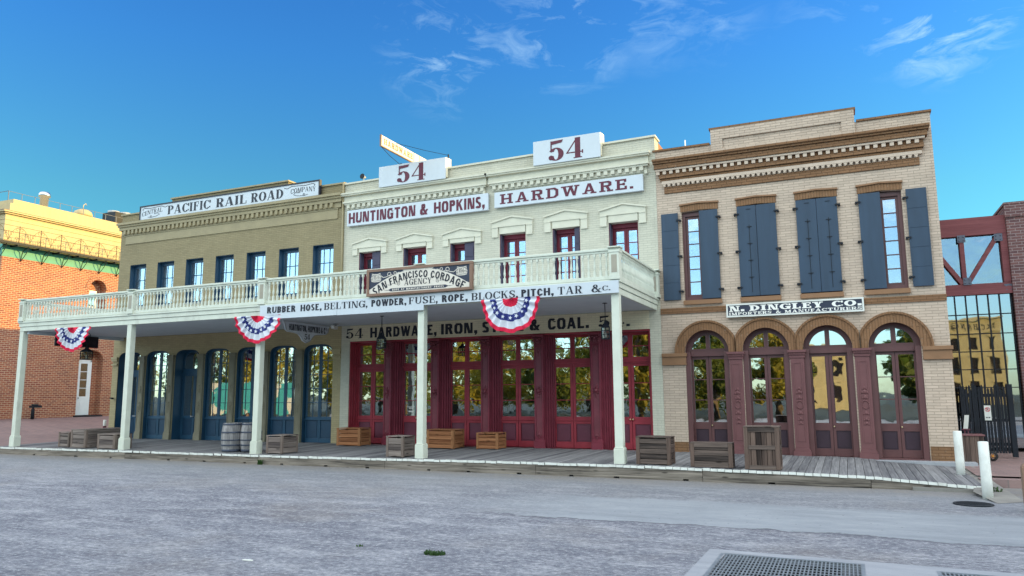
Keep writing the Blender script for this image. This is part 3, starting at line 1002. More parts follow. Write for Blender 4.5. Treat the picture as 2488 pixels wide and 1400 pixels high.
ow = [(-22.55 + 1.3167 * i) for i in range(7)]
oa = [-22.28, -20.95, -19.62, -18.31, -16.96, -15.64, -14.335]
def o_arch(cx, hw=.545):
    pts = [(cx - hw, .22)]
    for i in range(13):
        a = pi - pi * i / 12
        c, q = cos(a), sin(a)
        pts.append((cx + hw * (abs(c) ** .62) * (1 if c > 0 else -1), 2.86 + .305 * (abs(q) ** .75)))
    pts.append((cx + hw, .22))
    return pts
m = MB()
outer = [(-23.1, 3.66), (-13.505, 3.66), (-13.505, 8.0), (-15.7, 8.0), (-15.7, 8.34), (-20.72, 8.34), (-20.72, 8.0), (-23.1, 8.0)]
holes = [[(x, 4.72), (x + .775, 4.72), (x + .775, 6.19), (x, 6.19)] for x in ow]
holes_low = [o_arch(c) for c in oa]
m.slab(outer, holes, 0, .38)
m.box(-23.1, -22.75, .38, 16, -.1, 7.7)
m.box(-13.85, -13.51, .38, 16, -.1, 7.7)
m.box(-22.75, -13.85, 15.7, 16, -.1, 7.7)
part(m, 'wall', 'olive_brick', olive)
m = MB()
m.slab([(-23.1, -.1), (-13.505, -.1), (-13.505, 3.659), (-23.1, 3.659)], holes_low, 0, .38)
part(m, 'ground_floor_wall', 'buff_brick', olive)
m = MB(); m.box(-22.75, -13.85, .38, 15.7, 7.3, 7.4); m.box(-22.75, -13.85, .38, 15.7, 3.8, 3.9); m.box(-22.74, -13.86, 2.6, 2.7, .0, 7.29)
part(m, 'roof', 'roof_felt', olive)
for a, b, z in ((-23.13, -20.76, 8.0), (-20.76, -15.66, 8.34), (-15.66, -13.5, 8.0)):
    m = MB()
    m.box(a, b, -.045, .42, z, z + .05)
    part(m, 'coping', 'olive_trim', olive)
m = MB()
for y, z0, z1, e in ((-.20, 7.62, 7.70, .05), (-.15, 7.55, 7.62, .03), (-.11, 7.44, 7.55, .0), (-.05, 7.28, 7.44, -.08)):
    m.box(-23.1 - e, -13.56 + e * .5, y, -.001, z0, z1)
m.box(-22.95, -13.72, -.03, -.001, 7.235, 7.275)
x = -22.88
while x < -13.85:
    m.box(x, x + .10, -.105, -.052, 7.30, 7.435)
    x += .1935
m.box(-22.86, -13.74, -.028, -.001, 6.945, 6.985)
m.box(-13.78, -13.74, -.027, -.001, 6.985, 7.23)
m.box(-22.86, -13.78, -.014, -.001, 6.986, 7.23)
part(m, 'cornice', 'olive_trim', olive)
m = MB()
m.tube([(-13.52, -.06, 8.02), (-13.52, -.06, 4.0)], .03)
part(m, 'drainpipe', 'olive_trim', olive)

# upper sash windows, 3 by 3 panes behind a deep blue box frame
def sash_window(root, x, z0, wd, ht, curt):
    m = MB()
    yf = .17
    m.box(0, .06, yf, yf + .08, 0, ht); m.box(wd - .06, wd, yf, yf + .08, 0, ht)
    m.box(.06, wd - .06, yf, yf + .08, ht - .11, ht); m.box(.06, wd - .06, yf, yf + .08, 0, .07)
    m.box(-.001, .012, .01, yf, .0, ht); m.box(wd - .012, wd + .001, .01, yf, 0, ht); m.box(.012, wd - .012, .02, yf, ht - .012, ht + .001)
    m.box(.0, wd, -.02, yf + .1, -.05, .0)
    gw = wd - .12
    for i in (1, 2):
        xx = .06 + gw * i / 3
        m.box(xx - .010, xx + .010, yf + .02, yf + .05, .07, ht - .11)
    for j in (1, 2):
        zz = .07 + (ht - .18) * j / 3
        m.box(.06, wd - .06, yf + .018, yf + .052, zz - .012, zz + .012)
    o = m.build('window', 'blue_panel', root, loc=(x, 0, z0))
    o.location = Vector((x, 0, z0)) - root.location
    g = MB(); g.box(.055, wd - .055, yf + .03, yf + .036, .065, ht - .105)
    g.build('pane', 'clear_glass', o)
    c = MB()
    n = 28
    for i in range(n):
        def Y(q): return yf + .13 + .022 * sin(q * 2 * pi * 4.5 / n + x) + .01 * sin(q * 1.7)
        a, b = .03 + (wd - .06) * i / n, .03 + (wd - .06) * (i + 1) / n
        lo = .04 if curt != 5 else (.42 if i > n * .35 else .04)
        c.face([(a, Y(i), lo), (b, Y(i + 1), lo), (b, Y(i + 1), ht - .06), (a, Y(i), ht - .06)], 0, True)
    c.build('curtain', 'curtain', o)
    return o
for i, x in enumerate(ow):
    sash_window(olive, x, 4.72, .775, 1.47, i)

# cast-iron pilasters between the arches
def pilaster(root, x, mat, hw=.115):
    m = MB()
    m.box(-hw - .02, hw + .02, -.10, -.002, .25, .46)
    m.prism([(-hw - .015, .46), (hw + .015, .46), (hw, .52), (-hw, .52)], -.09, -.002)
    m.box(-hw, hw, -.07, -.002, .52, 2.84)
    m.box(-hw + .03, -hw + .045, -.08, -.07, .6, 2.75); m.box(hw - .045, hw - .03, -.08, -.07, .6, 2.75)
    m.box(-hw - .01, hw + .01, -.085, -.002, 2.84, 2.92)
    m.box(-hw - .035, hw + .035, -.11, -.002, 2.92, 3.0)
    m.box(-hw - .02, hw + .02, -.095, -.002, 2.80, 2.815)
    for z, r in ((1.98, .03), (1.88, .045), (1.80, .03), (1.45, .03), (1.36, .045), (1.25, .03), (1.16, .022)):
        m.blob((0, -.075, z), (r, .02, r * 1.3))
    for s in (-1, 1):
        for z in (1.92, 1.40, 1.30):
            m.blob((s * .05, -.073, z), (.022, .016, .035))
    o = m.build('pilaster', mat, root, bevel=.004)
    o.location = Vector((x, 0, 0)) - root.location
    return o
for i in range(6):
    pilaster(olive, (oa[i] + oa[i + 1]) / 2, 'olive_iron')
for a, b in ((-23.1, -22.84), (-13.78, -13.505)):
    m = MB()
    m.box(a - .01, b, -.05, -.002, 2.72, 2.78); m.box(a - .02, b + .01, -.07, -.002, 2.93, 3.0); m.box(a - .01, b, -.05, -.002, 2.86, 2.93)
    part(m, 'impost', 'buff_trim', olive)

# arched French windows and double doors
def french(root, cx, door):
    hw, zb = .545, .0
    deep = .36 if door else .13
    y = deep
    m = MB()
    inner = o_arch(0, hw - .003)
    # reveal lining
    ring = inner
    n = len(ring)
    v = [(a, d, b) for d in (.02, y + .05) for a, b in ring]
    m.raw(v, [(i, i + 1, n + i + 1, n + i) for i in range(n - 1)], 0)
    m.box(-hw, hw, .0, y + .1, .19, .262)
    zt = 2.36 if door else 2.83
    def leaf(x0, x1, z1, kick, rows, cols, z0=.27, panel=True):
        st = .042
        gz0 = kick + .09
        m.box(x0, x0 + st, y, y + .05, z0, z1); m.box(x1 - st, x1, y, y + .05, z0, z1)
        m.box(x0 + st, x1 - st, y, y + .05, z1 - st, z1)
        m.box(x0 + st, x1 - st, y, y + .05, kick, gz0)
        m.box(x0 + st, x1 - st, y, y + .05, z0, z0 + .12)
        m.box(x0 + st, x1 - st, y + .022, y + .05, z0 + .12, kick, 1)
        m.box(x0 + st + .035, x1 - st - .035, y + .010, y + .03, z0 + .16, kick - .04, 1)
        for c in range(1, cols):
            xx = x0 + st + (x1 - x0 - 2 * st) * c / cols
            m.box(xx - .008, xx + .008, y + .012, y + .04, gz0, z1 - st)
        for r in range(1, rows):
            zz = gz0 + (z1 - st - gz0) * r / rows
            m.box(x0 + st, x1 - st, y + .010, y + .042, zz - .009, zz + .009)
        return (x0 + st, x1 - st, gz0, z1 - st)
    panes = []
    if door:
        m.box(-hw, hw, y - .02, y + .06, zt, zt + .14)
        m.box(-hw, -hw + .06, y, y + .05, .27, 3.1); m.box(hw - .06, hw, y, y + .05, .27, 3.1)
        panes.append(leaf(-hw + .06, -.004, zt, .93, 1, 1)); panes.append(leaf(.004, hw - .06, zt, .93, 1, 1))
        m.box(-hw + .06, hw - .06, y, y + .05, zt + .14, zt + .20)
        panes.append((-hw + .06, hw - .06, zt + .20, 3.17))
    else:
        m.box(-hw, hw, y - .03, y + .04, .925, .965)
        panes.append(leaf(-hw + .035, -.004, 3.14, .93, 5, 2)); panes.append(leaf(.004, hw - .035, 3.14, .93, 5, 2))
    # curved head rail that follows the arch
    A = [p for p in inner if p[1] > 2.8]
    for (a, b), (c, d) in zip(A, A[1:]):
        s = .88
        m.prism([(a, b), (c, d), (c * s, d - .06), (a * s, b - .06)], y - .006, y + .044)
    kind = 'door' if door else 'shop_window'
    o = m.build(kind, ['blue_paint', 'blue_panel'], root)
    o.location = Vector((cx, 0, 0)) - root.location
    for a, b, c, d in panes:
        g = MB()
        if d > 3.05:
            P = [(a, c)] + [(b, c)] + [(min(max(u, a), b), min(v - .01, d)) for u, v in reversed(A) if True]
            g.prism(P, y + .025, y + .030)
        else:
            g.box(a - .004, b + .004, y + .025, y + .030, c - .004, d + .004)
        g.build('pane', 'old_glass', o)
    if door:
        h = MB()
        for s in (-.03, .03):
            h.tube([(s, y, 1.0), (s, y - .05, 1.0)], .012); h.blob((s, y - .06, 1.0), .022)
        h.build('handle', 'steel', o)
    return o
for i, c in enumerate(oa):
    french(olive, c, i in (0, 2))

# ---------------------------------------------------------------- railroad sign
sg = thing('wall_sign', 'long pale sign lettered Central Pacific Rail Road Company on the olive parapet', 'sign', (-18.22, -.1, 7.94))
SX, SZ = -22.08, 7.69
m = MB(); m.box(-22.05, -14.39, -.13, -.06, 7.72, 8.17)
part(m, 'board', 'signboard', sg)
m = MB()
for a in ((-22.09, -14.35, 7.68, 7.72), (-22.09, -14.35, 8.17, 8.21)):
    m.box(a[0], a[1], -.15, -.05, a[2], a[3])
m.box(-22.09, -22.05, -.15, -.05, 7.72, 8.17); m.box(-14.39, -14.35, -.15, -.05, 7.72, 8.17)
part(m, 'frame', 'black_letters', sg)
for t_, a_, b_ in (('PACIFIC', -20.76, -18.82), ('RAIL', -18.57, -17.27), ('ROAD', -17.08, -15.77)):
    m = MB()
    letters(m, FATSERIF, t_, a_, b_, 7.79, 8.09, -.134, gap=.10)
    part(m, 'lettering', 'black_letters', sg)
def slope(x0, x1, z0, z1):
    return lambda u, v, e: (u, -.134 - e, v + z0 + (z1 - z0) * (u - x0) / (x1 - x0) + .03 * sin((u - x0) / (x1 - x0) * pi))
for cx, s, t_ in ((-21.5, 1, 'CENTRAL'), (-15.0, -1, 'COMPANY')):
    m = MB()
    letters(m, THIN, t_, cx - .475, cx + .49, 0, .15, 0, gap=.12, fn=slope(cx - .475, cx + .49, 7.83, 7.92) if s == 1 else slope(cx - .475, cx + .49, 7.88, 7.86))
    stroke(m, [(cx - .42 * s, 8.03), (cx - .46 * s, 8.08), (cx - .38 * s, 8.12), (cx - .1 * s, 8.09), (cx + .2 * s, 8.11), (cx + .45 * s, 8.12), (cx + .62 * s, 8.06), (cx + .74 * s, 8.10)], .018, -.1345)
    stroke(m, [(cx - .2 * s, 7.80), (cx - .05 * s, 7.77), (cx + .2 * s, 7.79), (cx + .36 * s, 7.84), (cx + .30 * s, 7.90), (cx + .1 * s, 7.88)], .015, -.1345)
    stroke(m, spiral(cx - .05 * s, 7.80, .045, .01, 0, 1.2, sx=s), .016, -.1348)
    part(m, 'lettering', 'black_letters', sg)
# ================================================================ the white hardware store with the red shop front
red = thing('brick_shop', 'whitewashed brick hardware store with a red shop front and two 54 boards above', 'building', (-8.77, 0, 0))
rw = [(-12.94 + 1.532 * i) for i in range(6)]
rtop = [5.83] * 3 + [5.945] * 3
m = MB()
outer = [(-13.5, -.1), (-13.2, -.1), (-13.2, 3.2), (-4.305, 3.2), (-4.305, -.1), (-4.03, -.1), (-4.03, 8.04), (-13.5, 7.95)]
m.slab(outer, [[(x, 4.0), (x + .76, 4.0), (x + .76, t), (x, t)] for x, t in zip(rw, rtop)], 0, .4)
m.box(-13.5, -13.15, .4, 16, -.1, 7.6)
m.box(-13.15, -4.35, 15.7, 16, -.1, 7.6)
part(m, 'wall', 'white_brick', red)
m = MB(); m.prism([(.401, -.1), (16, -.1), (16, 7.75), (2.6, 7.75), (1.45, 8.03), (.401, 8.03)], -4.33, -4.032, 'x')
part(m, 'side_wall', 'side_brick', red)
m = MB(); m.box(-13.15, -4.35, .4, 15.7, 7.3, 7.4); m.box(-13.15, -4.35, .41, 15.7, 3.8, 3.9); m.box(-13.14, -4.36, 3.0, 3.1, 0, 7.29)
part(m, 'roof', 'roof_felt', red)
m = MB()
m.prism([(-13.52, 7.952), (-4.0, 8.042), (-4.0, 8.09), (-13.52, 8.0)], -.05, .43)
part(m, 'coping', 'white_trim', red)
m = MB(); m.box(-13.19, -4.31, -.012, -.001, 3.20, 3.655)
part(m, 'lettering_band', 'cream_brick', red)
for t, x0, x1, gp in (('54', -13.31, -12.73, .10), ('HARDWARE,', -12.48, -10.28, .12), ('IRON,', -10.14, -9.02, .12), ('STEEL', -8.87, -7.66, .12), ('&', -7.48, -7.20, .1), ('COAL.', -6.97, -5.86, .12), ('54.', -5.59, -4.80, .12)):
    m = MB()
    letters(m, SERIF if t[0] == '5' else BLOCK, t, x0, x1, 3.285, 3.575, -.016, gap=gp)
    part(m, 'lettering', 'black_letters', red)

# two cornices with dentils
for a, b in ((-13.5, -8.73), (-8.66, -4.20)):
    m = MB()
    m.box(a - .07, b + .06, -.17, -.001, 7.615, 7.66)
    m.box(a - .05, b + .04, -.14, -.001, 7.575, 7.615)
    m.box(a, b, -.05, -.001, 7.39, 7.575)
    m.box(a + .03, b + .03, -.145, -.001, 7.345, 7.39)
    m.box(a + .06, b, -.11, -.001, 7.30, 7.345)
    m.box(a + .10, b - .04, -.03, -.001, 7.16, 7.30)
    x = a + .14
    while x < b - .1:
        m.box(x, x + .098, -.10, -.032, 7.195, 7.298)
        x += .1865
    m.box(b - .09, b - .02, -.09, -.031, 7.10, 7.19)
    part(m, 'cornice', 'white_trim', red)

# hooded French windows on the balcony
def hood_window(i, x, top, shut):
    wd = .76
    b = top - .0
    lint = .12 if i < 3 else .19
    m = MB()
    c = wd / 2
    m.box(.0, wd, -.02, .0, b, b + lint)
    hw, pk = .595, .27 + lint - .12 if i < 3 else .45
    z0 = b - .085
    ez = b + lint + .14
    m.prism([(c - hw, z0), (c - hw, ez), (c, ez + .125), (c + hw, ez), (c + hw, z0), (c + .42, z0), (c + .42, b + lint), (c - .42, b + lint), (c - .42, z0)], -.045, -.001)
    m.prism([(c - hw - .03, ez - .02), (c - hw - .03, ez + .015), (c, ez + .145), (c + hw + .03, ez + .015), (c + hw + .03, ez - .02), (c + hw, ez - .02), (c, ez + .105), (c - hw, ez - .02)], -.085, -.046)
    for s in (-1, 1):
        a0 = c + s * .5075
        m.box(a0 - .0875, a0 + .0875, -.06, -.046, b + lint - .02, b + lint + .01)
    h = m.build('window_hood', 'white_trim', red)
    h.location = Vector((x, 0, 0)) - red.location
    # frame and leaves
    y, z0 = .27, 4.0
    m = MB()
    m.box(0, .045, .0 + .22, y + .06, z0, b); m.box(wd - .045, wd, .22, y + .06, z0, b); m.box(.045, wd - .045, .20, y + .06, b - .11, b)
    m.box(-.001, .010, .01, .22, z0, b); m.box(wd - .01, wd + .001, .01, .22, z0, b)
    P = []
    for a0, a1 in ((.045, c - .004), (c + .004, wd - .045)):
        st = .055
        m.box(a0, a0 + st, y, y + .05, z0, b - .11); m.box(a1 - st, a1, y, y + .05, z0, b - .11)
        m.box(a0 + st, a1 - st, y, y + .05, b - .11 - .07, b - .11); m.box(a0 + st, a1 - st, y, y + .05, z0, z0 + .5)
        g0, g1 = z0 + .5, b - .18
        for r in (1, 2, 3):
            zz = g0 + (g1 - g0) * r / 4
            m.box(a0 + st, a1 - st, y + .01, y + .042, zz - .011, zz + .011)
        P.append((a0 + st, a1 - st, g0, g1))
    o = m.build('window', 'column_paint', red)
    o.location = Vector((x, 0, 0)) - red.location
    for a0, a1, c0, c1 in P:
        g = MB()
        g.box(a0 - .004, a1 + .004, y + .024, y + .030, c0 - .004, c1 + .004)
        g.build('pane', 'clear_glass', o)
    for k, (x0, x1, yy0, yy1) in enumerate(shut):
        s = MB()
        s.box(x0, x1, yy0, yy1, z0 + .02, b - .02)
        n = 5
        for q in range(n):
            za = z0 + .08 + (b - z0 - .16) * q / n
            zb = za + (b - z0 - .16) / n - .05
            if x1 - x0 > yy1 - yy0:
                s.box(x0 + .03, x1 - .03, yy0 - .012, yy0, za, zb)
            else:
                s.box(x1, x1 + .010, yy0 + .03, yy1 - .03, za, zb)
        s.build('shutter', 'shutter_purple', o, bevel=.004)
    return o
LEFT = (.012, .042, .015, .20)
for i, (x, t) in enumerate(zip(rw, rtop)):
    sh = [LEFT]
    if i in (0, 2):
        sh.append((.43, .74, .05, .085))
    if i == 4:
        sh.append((.59, .745, .05, .085))
    hood_window(i, x, t, sh)

# the red shop front: six bays between cast-iron columns
bc = [-12.57 + 1.535 * i for i in range(6)]
m = MB()
m.box(-13.199, -4.306, .30, .36, 3.10, 3.199)
m.box(-13.199, -4.306, .02, .30, 3.155, 3.198)
m.box(-13.199, -4.306, -.01, .40, .20, .262)
for xa, s in ((-13.199, 1), (-4.306, -1)):
    for k, (d, y0) in enumerate(((.03, .02), (.06, .10), (.09, .18), (.12, .26))):
        p0 = xa + s * (.03 * k)
        m.box(min(p0, xa + s * d), max(p0, xa + s * d), y0, .36, .263, 3.154)
part(m, 'shopfront_frame', 'red_paint', red)

def column(root, x):
    m = MB()
    y = -.03
    # moulded jamb beside the column
    for a, b, y0 in ((-.15, .135, .03), (.135, .19, .07), (.19, .235, .12), (.235, .275, .18), (.275, .31, .235), (-.20, -.15, .14), (-.235, -.20, .22)):
        m.box(a, b - .0015, y0, .34, .263, 3.153)
    m.box(-.15, .15, y - .06, .029, .263, .45); m.prism([(-.14, .45), (.14, .45), (.12, .52), (-.12, .52)], y - .045, .028)
    m.box(-.12, .12, y - .03, .027, .52, 2.88)
    for s in (-1, 1):
        m.box(s * .1 - .02, s * .1 + .02, y - .05, y - .0305, .56, 2.86)
    m.box(-.08, .08, y - .05, y - .0305, .56, .585); m.box(-.08, .08, y - .05, y - .0305, 2.835, 2.86)
    m.box(-.135, .135, y - .055, .027, 2.88, 2.91); m.box(-.16, .16, y - .12, .027, 3.10, 3.152)
    o = m.build('column', 'column_paint', root, bevel=.004)
    o.location = Vector((x, 0, 0)) - root.location
    d = MB()
    d.box(-.078, .078, y - .036, y - .0306, .59, 2.83)
    d.box(-.125, .125, y - .05, .026, 2.912, 3.098)
    for s in (-1, 1):
        for q in (0, 1):
            d.blob((s * (.06 + .06 * q), y - .075, 3.06 - .05 * q), (.04, .035, .035))
            d.blob((s * (.035 + .06 * q), y - .065, 2.96), (.022, .03, .05))
        d.blob((s * .13, y - .08, 3.075), (.035, .04, .028))
    d.blob((0, y - .08, 3.03), (.035, .04, .05)); d.blob((0, y - .06, 2.95), (.03, .03, .045))
    for z, sc in ((2.76, 1.0), (.62, 1.0)):
        d.blob((0, y - .045, z), (.03, .025, .05)); d.blob((-.035, y - .04, z - .02), (.02, .02, .035)); d.blob((.035, y - .04, z - .02), (.02, .02, .035)); d.blob((0, y - .04, z - .08), (.014, .018, .06))
    z = 1.72
    d.blob((0, y - .06, z), (.05, .05, .06)); d.blob((0, y - .085, z - .01), (.02, .03, .03))
    for a in range(0, 360, 45):
        d.blob((.06 * cos(RAD(a)), y - .04, z + .08 * sin(RAD(a))), (.028, .025, .03))
    d.blob((0, y - .04, z - .13), (.022, .02, .05)); d.blob((0, y - .04, z + .13), (.018, .02, .04))
    d.build('ornament', 'maroon_iron', o)
    return o
c0 = column(red, bc[0] + .735)
for i in range(1, 5):
    copy_tree(c0, None, Vector((bc[i] + .735, 0, 0)) - red.location).parent = red

def bay(root, cx, kind):
    y = .30
    m = MB()
    hw = .60
    # transom light
    m.box(-hw, hw, y - .055, y + .05, 2.415, 2.455)
    m.box(-hw, hw, y - .02, y + .05, 2.375, 2.414); m.box(-hw, hw, y, y + .05, 2.456, 2.54); m.box(-hw, hw, y, y + .05, 3.085, 3.099)
    m.box(-hw, -.47, y, y + .05, 2.541, 3.084); m.box(.47, hw, y, y + .05, 2.541, 3.084)
    P, pan = [], []
    if kind != 'entry':
        m.box(-.06, .06, y, y + .05, 2.541, 3.084); m.box(-.006, .006, y - .006, y, 2.541, 3.084)
        for a, b in ((-.47, -.06), (.06, .47)):
            m.box(a, b, y + .012, y + .044, 2.80, 2.825); P.append((a, b, 2.541, 3.084))
    else:
        m.box(-.47, .47, y + .012, y + .044, 2.80, 2.825); P.append((-.47, .47, 2.541, 3.084))
    for s in (-1, 1):
        a, b = (-hw, -.005) if s < 0 else (.005, hw)
        ga, gb = (-.47, -.07) if s < 0 else (.07, .47)
        m.box(a, ga, y, y + .05, .275, 2.374); m.box(gb, b, y, y + .05, .275, 2.374)
        m.box(ga, gb, y, y + .05, 2.315, 2.374); m.box(ga, gb, y, y + .05, .88, 1.06); m.box(ga, gb, y, y + .05, .275, .43)
        m.box(ga, gb, y + .025, y + .05, .43, .88, 1); m.box(ga + .03, gb - .03, y + .012, y + .03, .46, .85, 1)
        for zz in (1.48, 1.895):
            m.box(ga, gb, y + .012, y + .044, zz - .010, zz + .010)
        P.append((ga, gb, 1.06, 2.315))
    if kind == 'window':
        m.box(-hw, hw, y - .03, y - .001, .955, .985)
    o = m.build('door' if kind != 'window' else 'shop_window', ['red_paint', 'maroon_panel'], root, bevel=.003)
    o.location = Vector((cx, 0, 0)) - root.location
    for a, b, c, d in P:
        g = MB()
        zs = [c, (c + d) / 2 + .003, d] if c > 2.5 else [c, 1.48, 1.895, d]
        for e, f in zip(zs, zs[1:]):
            g.box(a - .004, b + .004, y + .026, y + .031, e + .001, f - .001)
        g.build('pane', 'shop_glass', o)
    if kind != 'window':
        h = MB()
        for s in ((-.035, .035) if kind == 'door' else (-.035,)):
            h.tube([(s, y, 1.0), (s, y - .04, 1.0)], .012); h.blob((s, y - .055, 1.0), .026)
        h.build('handle', 'brass', o)
    if kind == 'entry':
        q = MB(); letters(q, THIN, '113', -.30, -.08, 2.60, 2.74, y + .022, gap=.1)
        q.build('house_number', 'gold_letters', o)
        q = MB(); q.box(-.33, -.17, y + .018, y + .024, 1.16, 1.20)
        for k in range(3):
            q.box(-.36 + .02 * k, -.14 - .02 * k, y + .018, y + .024, 1.31 - k * .03, 1.322 - k * .03)
        q.build('notice', 'white_letters', o)
    return o
kinds = ['window', 'entry', 'window', 'window', 'window', 'door']
b0 = bay(red, bc[0], 'window')
for i in range(1, 6):
    if kinds[i] == 'window':
        copy_tree(b0, red, Vector((bc[i], 0, 0)) - red.location)
    else:
        bay(red, bc[i], kinds[i])

# ---------------------------------------------------------------- signs on the white store
def board54(label, x0, x1, z0, z1, t0, t1):
    s = thing('number_board', label, 'sign', ((x0 + x1) / 2, -.15, z0), group='number 54 boards')
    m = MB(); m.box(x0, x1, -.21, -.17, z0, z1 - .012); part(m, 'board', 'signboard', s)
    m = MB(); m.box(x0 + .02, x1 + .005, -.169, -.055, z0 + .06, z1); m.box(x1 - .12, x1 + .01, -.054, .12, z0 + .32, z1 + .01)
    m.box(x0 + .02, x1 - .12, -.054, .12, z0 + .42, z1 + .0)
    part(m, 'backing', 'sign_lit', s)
    m = MB(); letters(m, FATSERIF, '54', t0, t1, z0 + .05, z1 - .06, -.212, gap=.09)
    part(m, 'numerals', 'maroon_letters', s)
board54('white board numbered 54 on the parapet under the HARDWARE blade sign', -12.15, -9.93, 7.665, 8.29, -11.50, -10.57)
board54('white board numbered 54 on the parapet nearer the tan shop', -7.25, -5.39, 7.665, 8.33, -6.79, -5.85)

def board(name, label, x0, x1, z0, z1, words, font, mat, y0=-.115, y1=-.03, base='signboard', cat='sign', gap=.12):
    s = thing(name, label, cat, ((x0 + x1) / 2, y0, z0))
    m = MB(); m.box(x0, x1, y0, y1, z0, z1); part(m, 'board', base, s, bevel=.004)
    for t, a, b, c, d in words:
        m = MB()
        letters(m, font, t, a, b, c, d, y0 - .003, gap=gap)
        part(m, 'lettering', mat, s)
    return s
board('wall_sign', 'long white sign reading Huntington & Hopkins in maroon block letters', -13.32, -8.64, 6.635, 7.11,
      [('HUNTINGTON', -13.26, -10.95, 6.71, 7.03), ('&', -10.79, -10.54, 6.71, 7.03), ('HOPKINS,', -10.34, -8.74, 6.71, 7.03)], BLOCK, 'maroon_letters')
board('wall_sign', 'white sign reading HARDWARE in widely spaced maroon slab letters', -8.45, -4.33, 6.665, 7.09,
      [('HARDWARE.', -8.28, -4.58, 6.745, 7.02)], SLAB, 'maroon_letters', gap=.18)

bl = thing('blade_sign', 'sunlit HARDWARE blade sign jutting out over the parapet on wires', 'sign', (-11.2, -.3, 8.36))
m = MB(); m.box(-11.215, -11.185, -1.53, .95, 8.40, 8.69)
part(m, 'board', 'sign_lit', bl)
m = MB()
m.box(-11.225, -11.175, -1.56, .95, 8.37, 8.40); m.box(-11.225, -11.175, -1.56, -1.53, 8.40, 8.70)
m.box(-11.186, -11.180, .14, .155, 8.40, 8.69); m.box(-11.186, -11.180, .47, .49, 8.40, 8.69)
part(m, 'frame', 'frame_brown', bl)
m = MB()
letters(m, SLAB, 'HARDWARE', -1.42, .08, 8.47, 8.63, 0, gap=.2, fn=lambda u, v, e: (-11.182 + e, u, v))
part(m, 'lettering', 'pale_letters', bl)
m = MB()
m.tube([(-11.2, -1.55, 8.38), (-11.32, -.9, 8.30), (-11.45, -.12, 8.27)], .008, 5)
m.tube([(-11.2, -.8, 8.69), (-10.5, -.3, 8.52), (-9.95, .02, 8.40)], .007, 5)
m.box(-11.46, -11.43, -.14, -.11, 8.24, 8.33); m.box(-9.97, -9.94, 0, .03, 8.33, 8.43)
m.box(-11.22, -11.18, .5, .9, 7.4, 8.40)
part(m, 'stay_wire', 'black_iron', bl)

# roof clutter
hs = thing('horn_speaker', 'small grey horn loudspeaker on the white store parapet next to the olive shop', 'speaker', (-13.05, .3, 8.0))
m = MB(); m.tube([(0, 0, 0), (0, 0, .2)], .016)
m.build('bracket', 'grey_metal', hs)
m = MB(); m.lathe([(.03, -.08), (.04, .0), (.07, .05), (.085, .08)], n=16, caps=False); m.lathe([(.084, .081), (.078, .082), (.03, .02)], n=16, mi=1)
m.xf(lambda x, y, z: (x, -z, y + .24))
m.build('horn', ['grey_metal', 'black_iron'], hs)
m = MB(); m.tube([(0, 0, 0), (0, 0, .62)], .018)
m.build('vent_pipe', 'worn_white', loc=(-3.36, .5, 7.4), label='thin pale pipe standing on the tan shop roof', cat='pipe')
# ================================================================ the tan shop
tan = thing('brick_shop', 'tan brick shop with dark iron shutters, brown trim and four round-arched plum doors', 'building', (-1.0, 0, 0))
tw = [-3.43, -2.11, -.80, .51]
ta = [-2.965, -1.64, -.33, 1.0]
def t_arch(c, r=.505, zs=2.60, n=20):
    return [(c - r, .1)] + [(c + r * cos(pi - pi * i / n), zs + .53 * sin(pi * i / n)) for i in range(n + 1)] + [(c + r, .1)]
m = MB()
outer = [(-4.075, -.1), (2.05, -.1), (2.05, 7.70), (.545, 7.70), (.545, 8.0), (-2.64, 8.0), (-2.64, 7.64), (-4.075, 7.64)]
H = [[(x, 3.84), (x + .86, 3.84), (x + .86, 6.02), (x + .43, 6.045), (x, 6.02)] for x in tw] + [t_arch(c) for c in ta]
m.slab([(a if a > -4 else -4.025, b) for a, b in outer], H, 0, .36)
m.box(1.72, 2.05, .36, 14, -.1, 7.2); m.box(-4.025, 1.72, 13.7, 14, -.1, 7.2)
part(m, 'wall', 'tan_brick', tan)
m = MB(); m.box(-4.02, 1.72, .36, 13.7, 7.0, 7.1); m.box(-4.02, 1.72, .37, 13.7, 3.6, 3.68); m.box(-4.02, 1.71, 3.0, 3.1, .0, 6.99)
part(m, 'roof', 'roof_felt', tan)
m = MB()
for q in ((-4.09, -2.68, -.04, .40, 7.64, 7.685), (-2.68, .585, -.045, .40, 8.0, 8.045), (.585, 2.08, -.04, .40, 7.70, 7.745)):
    m = MB()
    m.box(*q)
    part(m, 'coping', 'brown_brick', tan)
# parapet panel: a raised brick frame round a sunk field
m = MB()
m.slab([(-2.645, 7.42), (.55, 7.42), (.55, 7.998), (-2.645, 7.998)], [[(-2.37, 7.50), (.27, 7.50), (.27, 7.74), (-2.37, 7.74)]], -.04, -.001)
part(m, 'parapet_panel', 'tan_brick', tan)
m = MB()
m.box(-4.06, 2.0, -.27, -.001, 7.315, 7.375); m.box(-4.05, 1.98, -.23, -.001, 7.265, 7.315); m.box(-4.03, 1.95, -.19, -.001, 7.135, 7.265)
m.box(-3.95, 1.87, -.085, -.001, 6.985, 7.085); m.box(-3.92, 1.87, -.125, -.001, 6.90, 6.985); m.box(-3.90, 1.84, -.085, -.001, 6.84, 6.90)
m.box(-3.82, 1.77, -.03, -.001, 6.53, 6.70)
part(m, 'cornice', 'brown_brick', tan)
m = MB()
m.box(-4.01, 1.90, -.165, -.001, 7.087, 7.133)
x = -3.985
while x < 1.85:
    m.box(x, x + .082, -.145, -.086, 7.0, 7.086)
    x += .1625
m.box(-3.87, 1.83, -.085, -.001, 6.765, 6.838)
x = -3.86
